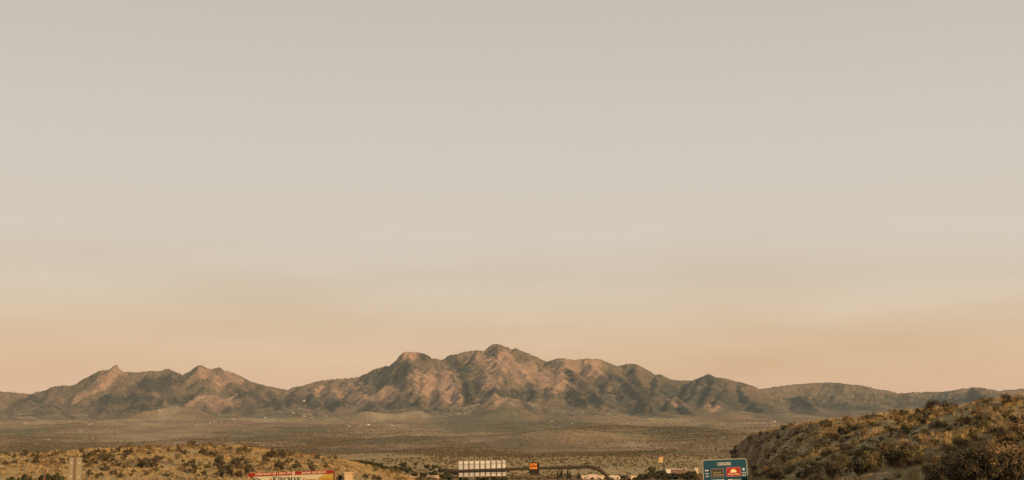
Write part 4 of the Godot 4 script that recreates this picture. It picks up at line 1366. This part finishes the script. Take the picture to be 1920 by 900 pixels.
	while spots.size() < 5200:
		var z := -rng.randf_range(58.0, 303.0); var x := rng.randf_range(14.0, 62.0)
		if dens.get_noise_2d(x * 4.0 + 70.0, z * 4.0) < rng.randf_range(-0.4, 0.45): continue
		var y := right_hill_h(x, z)
		if y < ground_h(x, z): continue
		var s := rng.randf_range(0.25, 0.8)
		spots.append(turned(Vector3(x, y - 0.03, z), rng.randf() * TAU, Vector3(s, s * rng.randf_range(0.5, 0.9), s)))
		cols.append(dusk2.lerp(olive2, rng.randf()).lerp(brown2, rng.randf() * 0.8))
	scatter("scrub", "low scrub between the bushes of the brown roadside hill", "scrub", low, lm, spots, cols)
	spots = []; cols = PackedColorArray()
	while spots.size() < 9500:
		var z := -rng.randf_range(312.0, 530.0); var x := rng.randf_range(-230.0, 18.0)
		if dens.get_noise_2d(x * 1.5 + 70.0, z * 1.5) < rng.randf_range(-0.4, 0.45): continue
		var y := left_hill_h(x, z)
		if y < ground_h(x, z): continue
		var s := 0.3 + 1.3 * pow(rng.randf(), 2.5)
		spots.append(turned(Vector3(x, y - 0.03, z), rng.randf() * TAU, Vector3(s, s * rng.randf_range(0.5, 0.9), s)))
		cols.append(dusk2.lerp(olive2, rng.randf()).lerp(brown2, rng.randf() * 0.7))
	scatter("scrub", "low scrub between the shrubs of the golden hill", "scrub", low, lm, spots, cols)
	# --- scrub of the plain, far off
	var blob := foliage(500, 22, 0.24, Vector3(0.5, 0.6, 0.5), 4, 0.0, Color(0.75, 0.75, 0.75), Color(1.1, 1.1, 1.1))
	spots = []; cols = PackedColorArray()
	while spots.size() < 130000:
		var D := 620.0 * pow(9300.0 / 620.0, pow(rng.randf(), 0.62))
		var x := rng.randf_range(-0.40, 0.40) * D; var z := -D
		var kk := clampf(2500.0 / (D + 600.0), 0.3, 2.0)
		if dens.get_noise_2d(x * 0.12 * kk, z * 0.16 * kk) < rng.randf_range(-0.45, 0.5): continue
		if D < 1650.0 and rng.randf() < 0.7: continue
		var s := rng.randf_range(0.8, 2.4) * (1.0 + D / 3600.0)
		spots.append(turned(Vector3(x, ground_h(x, z) - 0.05, z), rng.randf() * TAU, Vector3(s, s * rng.randf_range(0.5, 0.9), s)))
		cols.append(dusk.lerp(olive2, rng.randf()).lerp(brown, rng.randf() * 0.4))
	scatter("scrub", "far low scrub speckling the valley plain", "scrub", blob, lm, spots, cols)
	# --- trees of the town
	var tr := []
	for i in 4:
		tr.append([foliage(600 + i, 2200, 0.072, Vector3(0.52, 0.62, 0.52), 15, 0.30, green, green2, 0.8), trunk(610 + i, 0.95, 0.36, 0.03)])
	var tsrc := {}
	# px, row of the top, width px, height px, D
	var trees := [[1222, 872.5, 13, 22, 690], [1206, 889, 26, 20, 640], [1234, 881, 24, 26, 640], [1256, 886, 28, 24, 610], [1277, 884.5, 26, 24, 600], [1295, 882, 22, 26, 560], [1170, 892, 14, 14, 690], [1212, 893, 20, 14, 590], [1266, 891, 26, 18, 560], [1240, 890, 24, 18, 580], [1226, 886, 22, 20, 600], [1248, 883, 20, 22, 600], [1288, 889, 24, 18, 540], [1304, 887, 22, 20, 520], [1198, 895, 18, 12, 600], [1216, 884, 16, 20, 660], [96, 878.5, 38, 34, 200], [50, 884, 20, 26, 170], [112, 884, 18, 26, 196], [26, 890, 26, 26, 150],
		[676, 867, 15, 14, 560], [690, 870, 15, 14, 560], [706, 868, 15, 16, 570], [664, 874, 18, 12, 520], [740, 872, 13, 14, 600], [757, 864, 12, 16, 620], [752, 872, 18, 16, 600], [766, 876, 14, 15, 600], [779, 866, 8, 12, 640], [800, 870, 12, 13, 640], [815, 871, 11, 12, 650], [812, 882, 16, 14, 620], [828, 876, 14, 14, 650], [843, 878, 20, 18, 640], [778, 884, 12, 14, 620], [795, 884, 14, 14, 630], [830, 888, 14, 14, 620], [855, 880, 18, 16, 620], [705, 880, 22, 18, 520], [690, 885, 20, 18, 500], [720, 888, 18, 16, 520], [868, 893, 18, 16, 600], [905, 893, 22, 14, 600], [930, 893, 18, 14, 600], [945, 894, 14, 12, 620], [845, 890, 16, 14, 560]]
	for t in trees:
		if t[0] > 600 and t[0] < 1000: t[4] = -hit(t[0], t[1] + t[3], 500.0, 1700.0).z
		var top := P(t[0], t[1], t[4])
		var g := ground_under(top)
		var hgt := maxf(top.y - g.y, t[3] * t[4] / F * 0.6)
		var wid: float = t[2] * t[4] / F
		var town: bool = t[0] > 1000
		var left: bool = t[0] < 200
		var label := "dark leafy tree in the clump around the yellow pole sign" if town else ("dark bushy tree on the flat below the khaki sign" if left else "dark leafy tree among the houses below the golden hill")
		var grp := "trees around the yellow pole sign" if town else ("trees below the khaki sign" if left else "trees among the houses")
		var id := ("a" if town else ("b" if left else "c")) + str(rng.randi() % 4)
		var size := Vector3(wid, hgt / 0.98, wid)
		if not tsrc.has(id):
			var n := thing("leafy_tree", label, "tree", g, rng.randf() * TAU, grp)
			var sh = tr[int(id.substr(1))]
			part("trunk", sh[1], bark, n)
			part("crown", sh[0], lm, n)
			n.scale = size
			tsrc[id] = n
		else:
			copy(tsrc[id], g, rng.randf() * TAU, size)
	# --- slim cypresses
	var cy_src: Node3D = null
	for t in [[1045.6, 882.0, 3.6], [1050.2, 883.6, 3.2], [1053.4, 880.0, 4.4], [1064.6, 879.0, 4.6], [1069.0, 883.0, 3.8], [1085.2, 886.0, 5.2]]:
		var top := P(t[0], t[1], 740.0)
		var g := ground_under(top)
		var h := top.y - g.y
		var wid: float = t[2] * 1.5 * 740.0 / F
		if cy_src == null:
			cy_src = thing("cypress_tree", "slim dark cypress standing in a row beyond the gantry arm", "tree", g, 0.0, "cypresses beyond the gantry")
			part("trunk", tube_mesh(PackedVector3Array([Vector3(0, -0.08, 0), Vector3(0, 0.5, 0)]), PackedFloat32Array([0.14, 0.08]), 7), bark, cy_src)
			part("crown", cypress_mesh(green * 0.5, green2 * 0.5), lm, cy_src)
			cy_src.scale = Vector3(wid, h, wid)
		else:
			copy(cy_src, g, rng.randf() * TAU, Vector3(wid, h, wid))

func boulder(seed_: int) -> ArrayMesh:
	var n := noise(seed_, 0.9, 3)
	var r := RandomNumberGenerator.new()
	r.seed = seed_
	var planes := []
	for i in 7: planes.append([Vector3(r.randfn(), r.randfn(), r.randfn()).normalized(), r.randf_range(0.42, 0.68)])
	var st := new_st()
	var pts := []
	for j in 8:
		var row := []
		for i in 12:
			var th := PI * j / 7.0; var ph := TAU * i / 12.0
			var d := Vector3(sin(th) * cos(ph), cos(th), sin(th) * sin(ph))
			var k := 0.75 + 0.25 * n.get_noise_3dv(d * 1.4)
			for p in planes:
				var e: float = d.dot(p[0])
				if e > 0.05: k = minf(k, float(p[1]) / e)
			row.append(d * k + Vector3(0, 0.15, 0))
		pts.append(row)
	for j in 7:
		for i in 12:
			var i2 := (i + 1) % 12
			var t := r.randf_range(0.8, 1.2)
			st.set_color(Color(0.15 * t, 0.112 * t, 0.078 * t))
			if j > 0:
				for p in [pts[j][i], pts[j][i2], pts[j + 1][i2]]: st.add_vertex(p)
			if j < 6:
				for p in [pts[j][i], pts[j + 1][i2], pts[j + 1][i]]: st.add_vertex(p)
	return done(st)

func cypress_mesh(c1: Color, c2: Color) -> ArrayMesh:
	var r := RandomNumberGenerator.new()
	r.seed = 88
	var v := PackedVector3Array(); var nr := PackedVector3Array(); var c := PackedColorArray()
	for i in 1500:
		var t := r.randf()
		var rad := 0.5 * pow(1.0 - t, 0.75) * minf(1.0, 0.6 + t * 4.0) * sqrt(r.randf_range(0.3, 1.0))
		var a := r.randf() * TAU
		var p := Vector3(cos(a) * rad, 0.04 + t * 0.95, sin(a) * rad)
		var n1 := Vector3(cos(a), 0.35, sin(a)).normalized()
		var s := Vector3(-sin(a), 0, cos(a)) * 0.17
		var u := Vector3(r.randfn() * 0.03, r.randf_range(0.03, 0.06), r.randfn() * 0.03)
		var cc := c1.lerp(c2, r.randf())
		for q in [p - s, p + s, p + u]:
			v.append(q); nr.append(n1); c.append(cc)
	var arr := []
	arr.resize(Mesh.ARRAY_MAX)
	arr[Mesh.ARRAY_VERTEX] = v; arr[Mesh.ARRAY_NORMAL] = nr; arr[Mesh.ARRAY_COLOR] = c
	var m := ArrayMesh.new()
	m.add_surface_from_arrays(Mesh.PRIMITIVE_TRIANGLES, arr)
	return m

func left_words(p: Vector3, size: float, kind: int) -> String:
	var q := px_of(p)
	var where := "on the open slope of the golden hill"
	if q.y < lookup(LEFT_CREST, q.x) + 7.0: where = "on the crest of the golden hill"
	elif q.x > 430.0 and q.x < 650.0: where = "on the golden hill just above the billboard"
	elif q.x < 122.0: where = "on the low shoulder of the golden hill by the khaki sign"
	elif q.x < 240.0: where = "on the golden hill beyond the khaki sign"
	elif q.x > 650.0: where = "where the golden hill runs down to the houses"
	return "%s %s shrub %s" % ["large" if size > 2.1 else ("small" if size < 1.2 else "middling"), ["dark", "olive", "dry brown"][kind], where]

func right_words(p: Vector3, size: float, kind: int) -> String:
	var q := px_of(p)
	var where := "halfway up the brown roadside hill"
	if q.y < lookup(RIGHT_CREST, q.x) + 9.0: where = "on the crest of the brown roadside hill"
	elif -p.z > 235.0: where = "on the rock cut behind the blue sign"
	elif right_hill_h(p.x, p.z) < 4.5: where = "at the foot of the brown roadside hill"
	return "%s %s bush %s" % ["large" if size > 1.7 else ("small" if size < 0.9 else "middling"), ["dark leafy", "olive leafy", "dry brown"][kind], where]

func shrub(src: Dictionary, called: String, kind: int, shapes: Array, kinds: Array, p: Vector3, s: Vector3, words: String, group: String, lm: Material, twig: Material) -> void:
	var v := kind + 3 * (rng.randi() % 3)
	if not src.has(v):
		var n := thing(called, words, "shrub", p, rng.randf() * TAU, group)
		part("stem", shapes[v][1], twig, n)
		part("foliage", shapes[v][0], lm, n)
		n.scale = s
		src[v] = n
	else:
		copy(src[v], p, rng.randf() * TAU, s, words)
